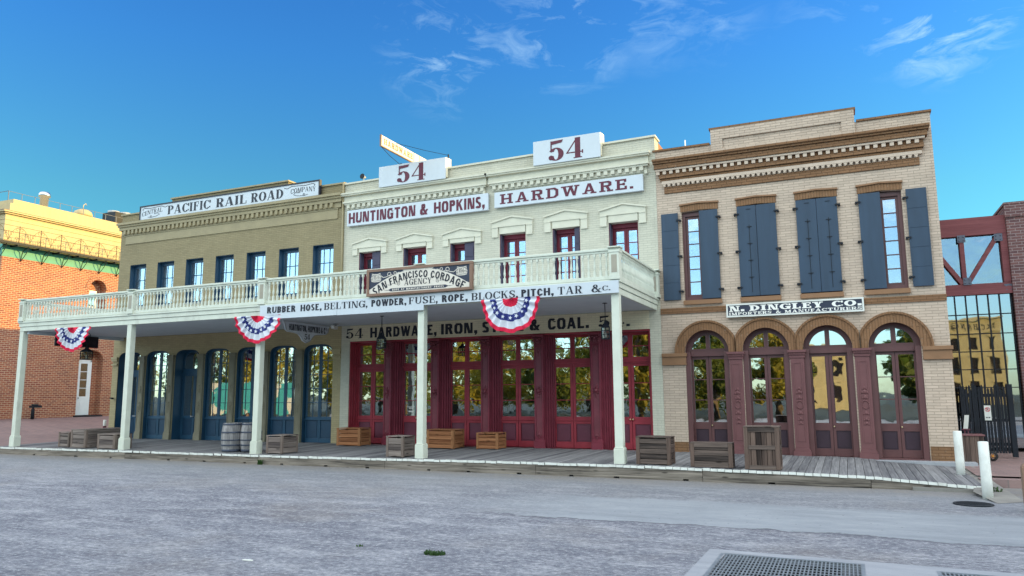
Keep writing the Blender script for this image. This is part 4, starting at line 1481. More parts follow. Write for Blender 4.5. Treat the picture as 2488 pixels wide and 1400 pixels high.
while x < 1.76:
    m.prism([(x, 6.765), (x + .10, 6.765), (x + .05, 6.69)], -.078, -.031)
    m.prism([(x + .012, 6.763), (x + .088, 6.763), (x + .088, 6.70), (x + .012, 6.70)], -.05, -.0305)
    x += .1175
part(m, 'dentil_course', 'tan_trim', tan)
m = MB()
m.box(-4.022, 2.055, -.03, -.001, 3.535, 3.67)
part(m, 'string_course', 'brown_brick', tan)
for a, b in ((-4.022, -3.47), (1.52, 2.056)):
    m = MB()
    m.box(a, b, -.012, -.001, .10, .497)
    part(m, 'plinth', 'brown_brick', tan)
for a, b in ((-4.022, -3.45), (1.525, 2.065)):
    m = MB()
    m.box(a, b, -.05, -.001, 2.31, 2.50); m.box(a, b + .02, -.085, -.001, 2.50, 2.58); m.box(a, b + .01, -.065, -.001, 2.30, 2.33)
    part(m, 'impost', 'brown_trim', tan)
m = MB()
for c in ta:
    n = 30
    for r0, r1, y in ((.51, .70, -.055), (.70, .745, -.085)):
        for i in range(n):
            a0, a1 = pi * i / n, pi * (i + 1) / n
            cl = lambda q: c + max(-.655, min(.655, q)) if -3 < c + q else c + q
            q = []
            for r, a in ((r0, a0), (r1, a0), (r1, a1), (r0, a1)):
                dx = r * cos(a)
                if (c > -2.9 and dx < -.655): dx = -.655
                if (c < .9 and dx > .655): dx = .655
                q.append((c + dx, 2.58 + (r + .02) * sin(a)))
            m.prism(q, y, -.001)
part(m, 'archivolt', 'brown_soldier', tan)
for x in tw:
    m = MB()
    c = x + .43
    pts = [(c - .43 - .02, 6.025), (c, 6.05), (c + .45, 6.025), (c + .45, 6.175), (c, 6.205), (c - .45, 6.175)]
    m.prism(pts, -.02, -.001)
    part(m, 'lintel', 'brown_soldier', tan)
    m = MB(); m.prism([(c - .47, 6.177), (c, 6.207), (c + .47, 6.177), (c + .47, 6.215), (c, 6.245), (c - .47, 6.215)], -.055, -.001)
    part(m, 'drip_mould', 'brown_trim', tan)
    m = MB(); m.box(c - .45, c + .45, -.07, -.001, 3.735, 3.838)
    part(m, 'sill', 'brown_trim', tan)

def tan_window(x):
    m = MB()
    wd, z0, z1, y = .86, 3.84, 6.015, .14
    m.box(0, .07, y - .05, y + .06, z0, z1); m.box(wd - .07, wd, y - .05, y + .06, z0, z1); m.box(.07, wd - .07, y - .05, y + .06, z1 - .09, z1); m.box(.07, wd - .07, y - .05, y + .06, z0, z0 + .09)
    P = []
    for a, b in ((.07, wd / 2 - .003), (wd / 2 + .003, wd - .07)):
        st = .055
        m.box(a, a + st, y, y + .045, z0 + .09, z1 - .09); m.box(b - st, b, y, y + .045, z0 + .09, z1 - .09)
        m.box(a + st, b - st, y, y + .045, z1 - .15, z1 - .09); m.box(a + st, b - st, y, y + .045, z0 + .09, z0 + .15)
        g0, g1 = z0 + .15, z1 - .15
        for r in range(1, 6):
            zz = g0 + (g1 - g0) * r / 6
            m.box(a + st, b - st, y + .008, y + .038, zz - .012, zz + .012)
        for r in range(6):
            P.append((a + st, b - st, g0 + (g1 - g0) * r / 6, g0 + (g1 - g0) * (r + 1) / 6))
    o = m.build('window', 'plum_paint', tan)
    o.location = Vector((x, 0, 0)) - tan.location
    for q in range(2):
        g = MB()
        for a, b, c, d in P[6 * q:6 * q + 6]:
            g.box(a - .004, b + .004, y + .022, y + .027, c + .001, d - .001)
        g.build('pane', 'clear_glass', o)
    return o
for x in tw:
    tan_window(x)
def shutter(x0, x1, hinge, panels, bolts, z0=3.86, z1=6.01):
    m = MB()
    m.box(x0, x1, -.055, -.03, z0, z1)
    if panels:
        n = 5
        for k in range(n):
            a = z0 + (z1 - z0) * k / n
            m.box(x0, x1, -.061, -.0552, a - .004 + (.008 if k == 0 else 0), a + .016)
        m.box(x0, x0 + .022, -.0612, -.0552, z0, z1); m.box(x1 - .022, x1, -.0612, -.0552, z0, z1)
    o = m.build('shutter', 'shutter_paint', tan, bevel=.004)
    o.location = -tan.location
    for z in (4.07, 4.93, 5.82):
        h = MB()
        s = -1 if hinge == 'l' else 1
        xe = x0 if hinge == 'l' else x1
        h.box(min(xe - s * .04, xe + s * .06), max(xe - s * .04, xe + s * .06), -.085, -.056, z - .018, z + .018)
        h.box(min(xe + s * .03, xe + s * .07), max(xe + s * .03, xe + s * .07), -.10, -.001, z - .03, z + .012)
        h.build('hinge', 'black_iron', o)
    if bolts:
        h = MB()
        xc = x0 + (x1 - x0) * bolts
        for z in (4.3, 4.7, 5.1, 5.5):
            h.box(xc - .055, xc + .055, -.066, -.0555, z - .006, z + .006); h.box(xc - .012, xc + .012, -.075, -.0555, z - .03, z + .01)
        h.box(xc - .005, xc + .005, -.062, -.0555, 3.95, 5.55); h.box(xc - .05, xc + .05, -.066, -.0555, z1 - .09, z1 - .08)
        h.build('bolt', 'black_iron', o)
    return o
shutter(-3.92, -3.51, 'r', True, 0)
shutter(-3.00, -2.565, 'r', False, 0)
shutter(-2.115, -1.69, 'l', False, .62); shutter(-1.683, -1.245, 'r', False, 0)
shutter(-.805, -.373, 'l', False, .55); shutter(-.367, .065, 'r', False, .55)
shutter(.505, .945, 'l', False, 0)
shutter(1.45, 1.845, 'l', True, 0)

def plum_pilaster(x):
    m = MB()
    h = .175
    m.box(-h - .01, h + .01, -.09, .16, .10, .33); m.prism([(-h, .33), (h, .33), (h - .03, .42), (-h + .03, .42)], -.075, .16)
    m.box(-h + .03, h - .03, -.05, .16, .42, 2.40)
    for s in (-1, 1):
        m.box(s * .085 - .012, s * .085 + .012, -.06, -.0505, .55, 2.30)
    m.box(-.073, .073, -.06, -.0505, .55, .57); m.box(-.073, .073, -.06, -.0505, 2.28, 2.30)
    m.box(-h + .01, h - .01, -.07, .16, 2.40, 2.46); m.box(-h - .02, h + .02, -.12, .16, 2.52, 2.575)
    m.box(-h, h, -.09, .16, 2.46, 2.52)
    for k in range(9):
        m.box(-h + .02 + k * .037, -h + .04 + k * .037, -.105, -.0905, 2.475, 2.515)
    o = m.build('pilaster', 'plum_pilaster', tan, bevel=.004)
    o.location = Vector((x, 0, 0)) - tan.location
    d = MB()
    for z, r in ((1.72, .028), (1.64, .04), (1.52, .035), (1.18, .035), (1.05, .03), (.96, .028)):
        d.blob((0, -.055, z), (r, .014, r * 1.2))
        for s in (-1, 1):
            d.blob((s * r * 1.2, -.053, z - .02), (r * .6, .012, r * .8))
    for a in range(0, 360, 24):
        d.blob((.07 * cos(RAD(a)), -.054, 1.36 + .085 * sin(RAD(a))), (.018, .014, .018))
    d.build('ornament', 'plum_pilaster', o)
    return o
for x in (-2.305, -.975, .35):
    plum_pilaster(x)

def plum_door(c, style):
    y = .20
    m = MB()
    r = .502
    A = [(r * cos(pi - pi * i / 20), 2.60 + .528 * sin(pi * i / 20)) for i in range(21)]
    v = [(a, d, b) for d in (.02, y + .05) for a, b in A]
    m.raw(v, [(i, i + 1, 22 + i, 21 + i) for i in range(20)], 0)
    for (a, b), (e, f) in zip(A, A[1:]):
        s = .78
        m.prism([(a, b), (e, f), (e * s, 2.60 + (f - 2.60) * s), (a * s, 2.60 + (b - 2.60) * s)], y, y + .05)
    m.box(-r, -.39, .02, y + .05, .22, 2.6); m.box(.39, r, .02, y + .05, .22, 2.6)
    m.box(-.39, .39, y - .07, y + .05, 2.50, 2.60); m.box(-.39, .39, y - .05, y - .0, 2.60, 2.625); m.box(-.39, .39, y, y + .05, 2.626, 2.68)
    m.box(-.05, .05, y - .004, y + .05, 2.681, 3.07); m.box(-.004, .004, y - .012, y - .0045, 2.681, 3.07)
    m.box(-r, r, -.02, y + .06, .15, .235)
    P = []
    for s in (-1, 1):
        a, b = (-.389, -.004) if s < 0 else (.004, .389)
        ga, gb = a + (.03 if s < 0 else .06), b - (.06 if s < 0 else .03)
        m.box(a, ga, y, y + .045, .24, 2.499); m.box(gb, b, y, y + .045, .24, 2.499)
        m.box(ga, gb, y, y + .045, 2.43, 2.499); m.box(ga, gb, y, y + .045, .79, .955); m.box(ga, gb, y, y + .045, .24, .40)
        m.box(ga, gb, y + .02, y + .045, .40, .79, 1); m.box(ga + .025, gb - .025, y + .010, y + .03, .425, .765, 1)
        zs = [.955, 2.43] if style == 3 else [.955, 1.47, 1.95, 2.43]
        for q in zs[1:-1]:
            m.box(ga, gb, y + .01, y + .04, q - .010, q + .010)
        for e, f in zip(zs, zs[1:]):
            P.append((ga, gb, e, f))
        if style == 3:
            for w_ in ((ga, ga + .012), (gb - .012, gb)):
                m.box(w_[0], w_[1], y - .004, y, .955, 2.43, 1)
    o = m.build('door', ['plum_paint', 'plum_panel'], tan)
    o.location = Vector((c, 0, 0)) - tan.location
    n = len(P) // 2
    for q in range(2):
        g = MB()
        for a, b, e, f in P[n * q:n * q + n]:
            g.box(a - .004, b + .004, y + .022, y + .027, e + .001, f - .001)
        g.build('pane', 'shop_glass', o)
    for s in (-1, 1):
        g = MB()
        g.prism([(s * .05, 2.68)] + [(s * .41 * cos(pi / 2 * i / 8), 2.68 + .36 * sin(pi / 2 * i / 8)) for i in range(8)] + [(s * .05, 3.04)], y + .022, y + .027)
        g.build('fanlight', 'shop_glass', o)
    h = MB()
    h.tube([(.03, y, .88), (.03, y - .04, .88)], .010); h.blob((.03, y - .05, .88), .02)
    h.build('handle', 'brass', o)
    return o
for i, c in enumerate(ta):
    plum_door(c, 3 if i == 2 else 1)

nd = thing('wall_sign', 'black sign with white frame lettered N. Dingley Co. over the arched doors', 'sign', (-1.0, -.12, 3.38))
m = MB(); m.box(-2.42, .43, -.11, -.035, 3.41, 3.65); part(m, 'board', 'navy_board', nd)
m = MB()
m.box(-2.455, .465, -.125, -.035, 3.375, 3.41); m.box(-2.455, .465, -.125, -.035, 3.65, 3.685); m.box(-2.455, -2.42, -.125, -.035, 3.41, 3.65); m.box(.43, .465, -.125, -.035, 3.41, 3.65)
part(m, 'frame', 'worn_white', nd)
for t, a, b in (('N.', -2.39, -2.05), ('DINGLEY', -1.94, -.36), ('CO.', -.18, .42)):
    m = MB()
    letters(m, WIDE_SLAB, t, a, b, 3.505, 3.635, -.113, gap=.12)
    part(m, 'lettering', 'white_letters', nd)
for t, a, b in (('IMPORTERS', -2.40, -1.46), ('&', -1.36, -1.26), ('MANUFACTURERS', -1.17, .42)):
    m = MB()
    letters(m, Font(W=.26, T=.13, serif=.10, st=.12, wid=1.2), t, a, b, 3.42, 3.485, -.113, gap=.15)
    part(m, 'lettering', 'white_letters', nd)
# ================================================================ the balcony on five posts
bal = thing('balcony', 'long white wooden balcony on five posts with turned balusters across the olive and white shops', 'balcony', (-13.5, -3.4, .2))
YF = -3.40
m = MB()
m.box(-22.86, -4.12, YF + .06, -.06, 3.66, 3.70)
part(m, 'ceiling', 'deck_under', bal)
m = MB()
x = -22.86
m.box(-22.86, -4.12, YF + .05, -.06, 3.86, 3.93)
part(m, 'deck', 'deck_under', bal)
m = MB()
def fascia(mb, a, b, kind):
    for z0, z1, e in ((3.64, 3.765, .0), (3.772, 3.885, .022), (3.885, 3.935, .05)):
        if kind == 'f':
            mb.box(a - e, b + e, YF - e, YF + .05, z0, z1)
        elif kind == 'r':
            mb.box(-4.155, -4.105 + e, YF + .0505, -.02, z0, z1)
        else:
            mb.box(-22.9 - e, -22.85, YF + .0505, -.02, z0, z1)
fascia(m, -22.9, -4.105, 'f'); fascia(m, 0, 0, 'r'); fascia(m, 0, 0, 'l')
part(m, 'fascia', 'white_paint', bal, bevel=.004)
def rail_parts(mb, seg):
    for a in seg:
        mb.box(*a)
m = MB()
m.box(-22.93, -4.06, YF - .04, YF + .075, 4.545, 4.595); m.box(-22.9, -4.1, YF - .015, YF + .05, 4.50, 4.545)
m.box(-4.165, -4.06, YF + .0755, -.02, 4.545, 4.595); m.box(-4.15, -4.09, YF + .0505, -.02, 4.50, 4.545)
m.box(-22.93, -22.82, YF + .0755, -.02, 4.545, 4.595); m.box(-22.9, -22.84, YF + .0505, -.02, 4.50, 4.545)
part(m, 'top_rail', 'white_paint', bal, bevel=.006)
m = MB()
m.box(-22.9, -4.1, YF - .02, YF + .055, 3.945, 4.02); m.box(-4.155, -4.085, YF + .0555, -.02, 3.945, 4.02); m.box(-22.9, -22.84, YF + .0555, -.02, 3.945, 4.02)
part(m, 'bottom_rail', 'white_paint', bal, bevel=.004)
def newel(x, y):
    m = MB()
    w_ = .10
    m.box(-w_, w_, -w_, w_, 3.936, 4.542)
    m.box(-w_ - .035, w_ + .035, -w_ - .035, w_ + .035, 4.5955, 4.62); m.box(-w_ - .015, w_ + .015, -w_ - .015, w_ + .015, 4.50, 4.5445)
    m.box(-w_ - .012, w_ + .012, -w_ - .012, w_ + .012, 3.936, 4.03)
    m.box(-.06, .06, -w_ - .004, -w_ - .0005, 4.08, 4.45, 1)
    o = m.build('newel_post', ['white_paint', 'inset'], bal, bevel=.004)
    o.location = Vector((x, y, 0)) - bal.location
NX = [-22.81, -18.12, -13.41, -8.77, -4.17]
for x in NX:
    newel(x, YF + .03)
newel(-4.12, -.13); newel(-22.87, -.13)
# balusters: the hundred that show largest are parts of their own, the far ones one part
def baluster_shape(mb, cx, cy):
    b = .024
    mb.box(cx - b, cx + b, cy - b, cy + b, 4.02, 4.135); mb.box(cx - b, cx + b, cy - b, cy + b, 4.435, 4.50)
    prof = [(.020, 4.135), (.024, 4.145), (.014, 4.16), (.016, 4.17), (.027, 4.215), (.028, 4.235), (.020, 4.29), (.0135, 4.36), (.0125, 4.395), (.020, 4.408), (.020, 4.418), (.013, 4.425), (.020, 4.436)]
    mb.lathe(prof, cx, cy, 8, caps=False)
near, far = [], []
xs = []
for a, b in zip(NX, NX[1:]):
    n = int(round((b - a - .24) / .128))
    xs += [(a + .12 + (b - a - .24) * (i + .5) / n, YF + .018) for i in range(n)]
ys = [(-4.12, YF + .2 + 2.95 * (i + .5) / 26) for i in range(26)]
yl = [(-22.87, YF + .2 + 2.95 * (i + .5) / 26) for i in range(26)]
allb = sorted(xs + ys, key=lambda p: p[0] ** 2 + (p[1] + 18) ** 2)
near, far = allb[:100], allb[100:] + yl
m = MB()
baluster_shape(m, 0, 0)
bp = m.build('baluster', 'white_paint', bal)
bp.location = Vector((near[0][0], near[0][1], 0)) - bal.location
for x, y in near[1:]:
    c = bp.copy(); COL.objects.link(c); c.location = Vector((x, y, 0)) - bal.location
m = MB()
for x, y in far:
    baluster_shape(m, x, y)
o = part(m, 'baluster', 'white_paint', bal)
o['kind'] = 'stuff'
def post(x0):
    z0 = deck_z(x0 + .1, -3.35) - .01
    m = MB()
    m.box(.01, .175, .01, .175, z0 + .33, 3.655)
    m.box(-.015, .20, -.015, .20, z0, z0 + .30); m.prism([(-.015, z0 + .30), (.20, z0 + .30), (.175, z0 + .335), (.01, z0 + .335)], -.01, .195)
    o = m.build('post', 'white_paint', bal, bevel=.008)
    o.location = Vector((x0, YF - .0, 0)) - bal.location
for x0 in (-22.92, -18.28, -13.62, -8.86, -4.285):
    post(x0)
m = MB()
m.box(-22.7, -22.6, -3.3, -.02, 3.56, 3.655)
part(m, 'beam', 'deck_under', bal)

# long lettered boards along the fascia
ls = thing('fascia_sign', 'long white board on the balcony front listing rubber hose, belting and powder', 'sign', (-8.75, -3.46, 3.6))
m = MB(); m.box(-13.43, -11.05, -3.478, -3.452, 3.545, 3.90); m.box(-11.045, -8.645, -3.478, -3.452, 3.54, 3.90); m.box(-8.64, -4.085, -3.478, -3.452, 3.655, 3.912)
part(m, 'board', 'signboard', ls, bevel=.003)
NARROW = Font(W=.23, T=.17, serif=0, wid=.78)
for t, a, b, f in (('RUBBER', -13.19, -12.29, NARROW), ('HOSE,', -12.14, -11.50, NARROW), ('BELTING,', -11.43, -10.17, SERIF), ('POWDER,', -10.06, -9.10, NARROW), ('FUSE,', -9.04, -8.28, SERIF),
                   ('ROPE,', -8.17, -7.52, NARROW), ('BLOCKS,', -7.43, -6.31, SERIF), ('PITCH,', -6.23, -5.49, NARROW), ('TAR', -5.40, -4.86, SERIF), ('&', -4.66, -4.46, SERIF), ('C.', -4.43, -4.26, SERIF)):
    small = t == 'C.'
    m = MB()
    letters(m, f, t, a, b, 3.715 if small else 3.69, 3.815 if small else 3.85, -3.481, gap=.10)
    part(m, 'lettering', 'black_letters', ls)

sf = thing('hanging_sign', 'framed San Francisco Cordage Agency sign with two rope coils on the balcony rail', 'sign', (-8.77, -3.5, 3.93))
m = MB(); m.box(-10.09, -7.44, -3.535, -3.49, 3.985, 4.50); part(m, 'board', 'sign_cream', sf)
m = MB()
for a in ((-10.155, -7.375, 3.925, 3.985), (-10.155, -7.375, 4.50, 4.56), (-10.155, -10.09, 3.985, 4.50), (-7.44, -7.375, 3.985, 4.50)):
    m.box(a[0], a[1], -3.56, -3.47, a[2], a[3])
part(m, 'frame', 'frame_brown', sf, bevel=.004)
cx = -8.77
def sfarc(u):            # the curve that the main line of lettering follows
    return 4.375 - .36 * ((u - cx) / 1.2) ** 2
m = MB()
for s in (-1, 1):
    pts = [(cx + s * 1.325, 4.50)] + [(cx + s * (1.325 - .95 * i / 10), sfarc(cx + s * (1.325 - .95 * i / 10)) + .125 + (.02 if i < 1 else 0)) for i in range(11)]
    pts = [(a, min(b, 4.498)) for a, b in pts]
    pts = [pts[0]] + [p for p in pts[1:] if p[1] < 4.497] + [(cx + s * .42, 4.497)]
    m.face([(a, -3.5365, b) for a, b in pts])
m.face([(cx - .80, -3.5365, 4.045), (cx - .72, -3.5365, 4.01), (cx + .72, -3.5365, 4.01), (cx + .80, -3.5365, 4.045), (cx + .72, -3.5365, 4.08), (cx - .72, -3.5365, 4.08)])
part(m, 'painted_field', 'navy_board', sf)
m = MB()
P, wt = GOTHIC.line('SAN FRANCISCO CORDAGE', .13, .25)
for poly, k in P:
    q = []
    for a, b in poly:
        u = cx - 1.2 + 2.4 * a / wt
        q.append((u + (b - .5) * .08 * (u - cx) * .9, -3.5375 - .00035 * (k % 24), sfarc(u) - .085 + .165 * b))
    m.face(q)
letters(m, SERIF, 'AGENCY', cx - .36, cx + .36, 4.13, 4.265, -3.5375, gap=.12)
for s in (-1, 1):
    stroke(m, spiral(cx + s * .52, 4.18, .05, .008, 90, 1.3, sx=s), .010, -3.5375); stroke(m, [(cx + s * .57, 4.17), (cx + s * .66, 4.20), (cx + s * .74, 4.16), (cx + s * .82, 4.17)], .009, -3.5375)
    m.face([(cx + s * .80, -3.5372, 4.052), (cx + s * .92, -3.5372, 4.045), (cx + s * .80, -3.5372, 4.038)])
part(m, 'lettering', 'black_letters', sf)
m = MB()
letters(m, GOTHIC, "ROPE AT MANUFACTURERS' PRICES", cx - .68, cx + .68, 4.024, 4.067, -3.538, gap=.16, space=.4)
for s in (-1, 1):
    c = cx + s * 1.13
    for k in range(6):
        z = 4.27 + k * .034
        hw = .13 + .012 * sin(k * .9)
        stroke(m, [(c - hw, z + .012), (c - hw * .4, z - .004), (c + hw * .4, z - .004), (c + hw, z + .012)], .020, -3.538)
    stroke(m, [(c - s * .13, 4.40), (c - s * .2, 4.30 + .05), (c - s * .28, 4.36)] + spiral(c - s * .36, 4.42, .045, .045, 200, 1.0, sx=s) + [(c - s * .5, 4.37)] + spiral(c - s * .52, 4.44, .035, .03, 240, 1.0, sx=s) + [(c - s * .64, 4.45)], .014, -3.538)
part(m, 'rope_coils', 'sign_cream', sf)
m = MB()
for s, t in ((-1, '154'), (1, '156')):
    c = cx + s * 1.13
    m.face([(c - .085, -3.539, 4.315), (c + .085, -3.539, 4.315), (c + .085, -3.539, 4.415), (c - .085, -3.539, 4.415)], 0)
    letters(m, SERIF, t, c - .075, c + .075, 4.325, 4.405, -3.5395, gap=.1, mi=1)
part(m, 'numbers', ['sign_cream', 'black_letters'], sf)

# ---------------------------------------------------------------- half-round pleated bunting
STAR = [(cos(RAD(90 + 36 * k)) * (1 if k % 2 == 0 else .42), sin(RAD(90 + 36 * k)) * (1 if k % 2 == 0 else .42)) for k in range(10)]
def bunting(label, x, z, wr, hr, seed):
    rnd = random.Random(seed)
    m = MB()
    na = 120
    rad = [(.0, 0), (.25, 0), (.25, 1), (.47, 1), (.47, 2), (.67, 2), (.67, 1), (.88, 1), (.88, 0), (1.0, 0)]
    ph = [rnd.uniform(-.5, .5) for _ in range(40)]
    def P(r, a):
        t = RAD(180 + 180 * a)
        pl = sin(a * pi * 22 + ph[int(a * 39)] * .6) * .030 * min(1, r * 1.6) + .03 * sin(a * 9 + seed)
        # narrow at the top, like cloth gathered along a straight edge
        xx = cos(t) * r
        xx = (abs(xx) ** .92) * (1 if xx > 0 else -1)
        wob = 1 + .025 * sin(a * 17 + seed * 3) * (1 if r > .4 else .3)
        return (xx * wr * wob, -pl - .015 * r, sin(t) * r * hr * (1 + .02 * sin(a * 40)))
    for (r0, c0_), (r1, c1_) in zip(rad[::1], rad[1::1]):
        if r1 == r0:
            continue
        for i in range(na):
            a0, a1 = i / na, (i + 1) / na
            m.face([P(r0, a0), P(r0, a1), P(r1, a1), P(r1, a0)], c1_, True)
    for k in range(9):
        a = (k + .5) / 9 + rnd.uniform(-.015, .015)
        p = P(.57, a)
        sc = .055 * rnd.uniform(.7, 1.1)
        tl = rnd.uniform(-.5, .5)
        m.face([(p[0] + sc * (u * cos(tl) - v * sin(tl)), -.055 + p[1] * .3, p[2] + sc * (u * sin(tl) + v * cos(tl))) for u, v in STAR], 1)
    return m.build('bunting', ['bunting_red', 'bunting_white', 'bunting_blue'], loc=(x, -3.50, z), label=label, cat='bunting', group='star-spangled half-round buntings')
bunting('red white and blue bunting nearest the brick corner building', -20.35, 3.65, .71, .70, 1)
bunting('red white and blue bunting hanging in front of the third post', -13.46, 3.645, .72, .69, 2)
bunting('large red white and blue bunting hiding part of the word STEEL', -6.48, 3.68, .69, .74, 5)

# ---------------------------------------------------------------- lanterns under the balcony
def lantern(name, label, x, y, ztop, z1, z0, hw, rod=True):
    t = thing(name, label, 'lantern', (x, y, ztop), .35, group='glass lanterns under the balcony')
    m = MB()
    if rod:
        m.lathe([(.06, -.012), (.05, 0)], n=12); m.tube([(0, 0, 0), (0, 0, z1 - ztop + .14)], .010)
        m.build('rod', 'black_iron', t)
    h1, h0 = z1 - ztop, z0 - ztop
    m = MB()
    m.lathe([(hw * 1.5, h1 - .01), (hw * 1.5, h1 + .01), (hw * .95, h1 + .07), (hw * .5, h1 + .09), (hw * .45, h1 + .13), (.015, h1 + .16)], n=4, rot=.5, smooth=False)
    m.build('cap', 'black_iron', t)
    m = MB()
    for sx in (-1, 1):
        for sy in (-1, 1):
            m.box(sx * hw - .010, sx * hw + .010, sy * hw - .010, sy * hw + .010, h0, h1 - .011)
    for z in (h0, h0 + (h1 - h0) * .36, h0 + (h1 - h0) * .7):
        for s in (-1, 1):
            m.box(-hw, hw, s * hw - .006, s * hw + .006, z, z + .012); m.box(s * hw - .006, s * hw + .006, -hw + .007, hw - .007, z, z + .012)
    for s in (-1, 1):
        m.box(-.005, .005, s * hw - .005, s * hw + .005, h0 + .013, h1 - .012); m.box(s * hw - .005, s * hw + .005, -.005, .005, h0 + .013, h1 - .012)
    m.box(-hw, hw, -hw, hw, h0 - .012, h0 - .001)
    m.build('cage', 'black_iron', t)
    m = MB()
    for s in (-1, 1):
        m.face([(-hw, s * hw * .93, h0), (hw, s * hw * .93, h0), (hw, s * hw * .93, h1 - .012), (-hw, s * hw * .93, h1 - .012)]); m.face([(s * hw * .93, -hw, h0), (s * hw * .93, hw, h0), (s * hw * .93, hw, h1 - .012), (s * hw * .93, -hw, h1 - .012)])
    m.build('pane', 'lantern_glass', t)
    m = MB(); m.lathe([(.022, h0), (.022, h0 + .12), (.006, h0 + .14)], n=8)
    m.build('candle', 'white_letters', t)
    return t
lantern('lantern', 'square glass lantern hanging by a rod before the painted word HARDWARE', -10.82, -1.9, 3.66, 3.07, 2.835, .095)
lantern('lantern', 'square glass lantern hanging by a rod before the painted number beside the end post', -4.86, -1.9, 3.66, 3.11, 2.85, .085)
lantern('lantern', 'dark glass lantern hanging under the balcony before the narrow white door', -21.88, -1.9, 3.66, 3.07, 2.83, .12)

# ---------------------------------------------------------------- signs hanging under the balcony
hh = thing('hanging_sign', 'white shaped sign lettered Huntington, Hopkins & Co 54 hanging crosswise under the balcony', 'sign', (-13.6, -1.4, 3.1))
out = [(-2.44, 3.64), (-.42, 3.64), (-.50, 3.56), (-.52, 3.44), (-.60, 3.38), (-.66, 3.36), (-1.02, 3.33), (-1.13, 3.31), (-1.22, 3.24), (-1.30, 3.14), (-1.46, 3.08), (-1.62, 3.14), (-1.70, 3.24), (-1.80, 3.31), (-1.92, 3.33), (-2.24, 3.35), (-2.33, 3.40), (-2.36, 3.52)]
m = MB(); m.prism(out, -13.625, -13.575, 'x')
part(m, 'board', 'signboard', hh)
mid = (-1.43, 3.42)
m = MB()
n = len(out)
inn = [(mid[0] + (a - mid[0]) * .955, mid[1] + (b - mid[1]) * .90) for a, b in out]
for i in range(n):
    j = (i + 1) % n
    m.face([(-13.5735, *out[i]), (-13.5735, *out[j]), (-13.5735, *inn[j]), (-13.5735, *inn[i])])
part(m, 'border', 'grey_metal', hh)
m = MB()
f = lambda u, v, e: (-13.5725 + e, u, v)
for t, a, b in (('HUNTINGTON,', -2.20, -1.47), ('HOPKINS', -1.43, -.90), ('&', -.86, -.78), ('C', -.74, -.66)):
    letters(m, BLOCK, t, a, b, 3.39, 3.56, 0, gap=.12, fn=f)
letters(m, Font(W=.2, T=.18, serif=0), 'O', -.64, -.585, 3.49, 3.56, 0, fn=f)
letters(m, SERIF, '54', -1.56, -1.33, 3.17, 3.33, 0, gap=.08, fn=f)
part(m, 'lettering', 'black_letters', hh)

cs = thing('hanging_sign', 'black sign with faint lettering half hidden by a bunting under the balcony', 'sign', (-22.2, -1.5, 3.2))
m = MB(); m.box(-22.22, -22.17, -2.75, -1.3, 3.22, 3.58); m.box(-22.2, -22.19, -2.5, -2.48, 3.58, 3.66); m.box(-22.2, -22.19, -1.6, -1.58, 3.58, 3.66)
part(m, 'board', 'dark_board', cs)
m = MB()
f = lambda u, v, e: (-22.167 + e, u, v)
letters(m, THIN, 'CENTRAL PACIFIC RAILROAD', -2.65, -1.4, 3.33, 3.46, 0, gap=.12, fn=f)
part(m, 'lettering', 'faint_letters', cs)

cc = thing('security_camera', 'small white security camera on the balcony ceiling beside the shaped sign', 'camera', (-13.15, -.75, 3.66))
m = MB(); m.lathe([(.07, -.03), (.07, 0)], n=12); m.box(-.02, .02, -.02, .02, -.09, -.03)
m.build('mount', 'grey_metal', cc)
m = MB(); m.box(-.06, .26, -.05, .05, -.16, -.07)
m.xf(lambda x, y, z: (x * .3 - y * .95, -(x * .95) - y * .3, z))
m.build('housing', 'worn_white', cc, bevel=.012)
m = MB(); m.blob((0, -.02, -.02), (.05, .05, .03)); m.box(-.05, .05, -.09, -.005, -.03, .01)
m.build('wall_camera', 'black_iron', loc=(-22.93, -.04, 1.62), label='small black box fixed to the outer corner of the olive shop', cat='fixture')
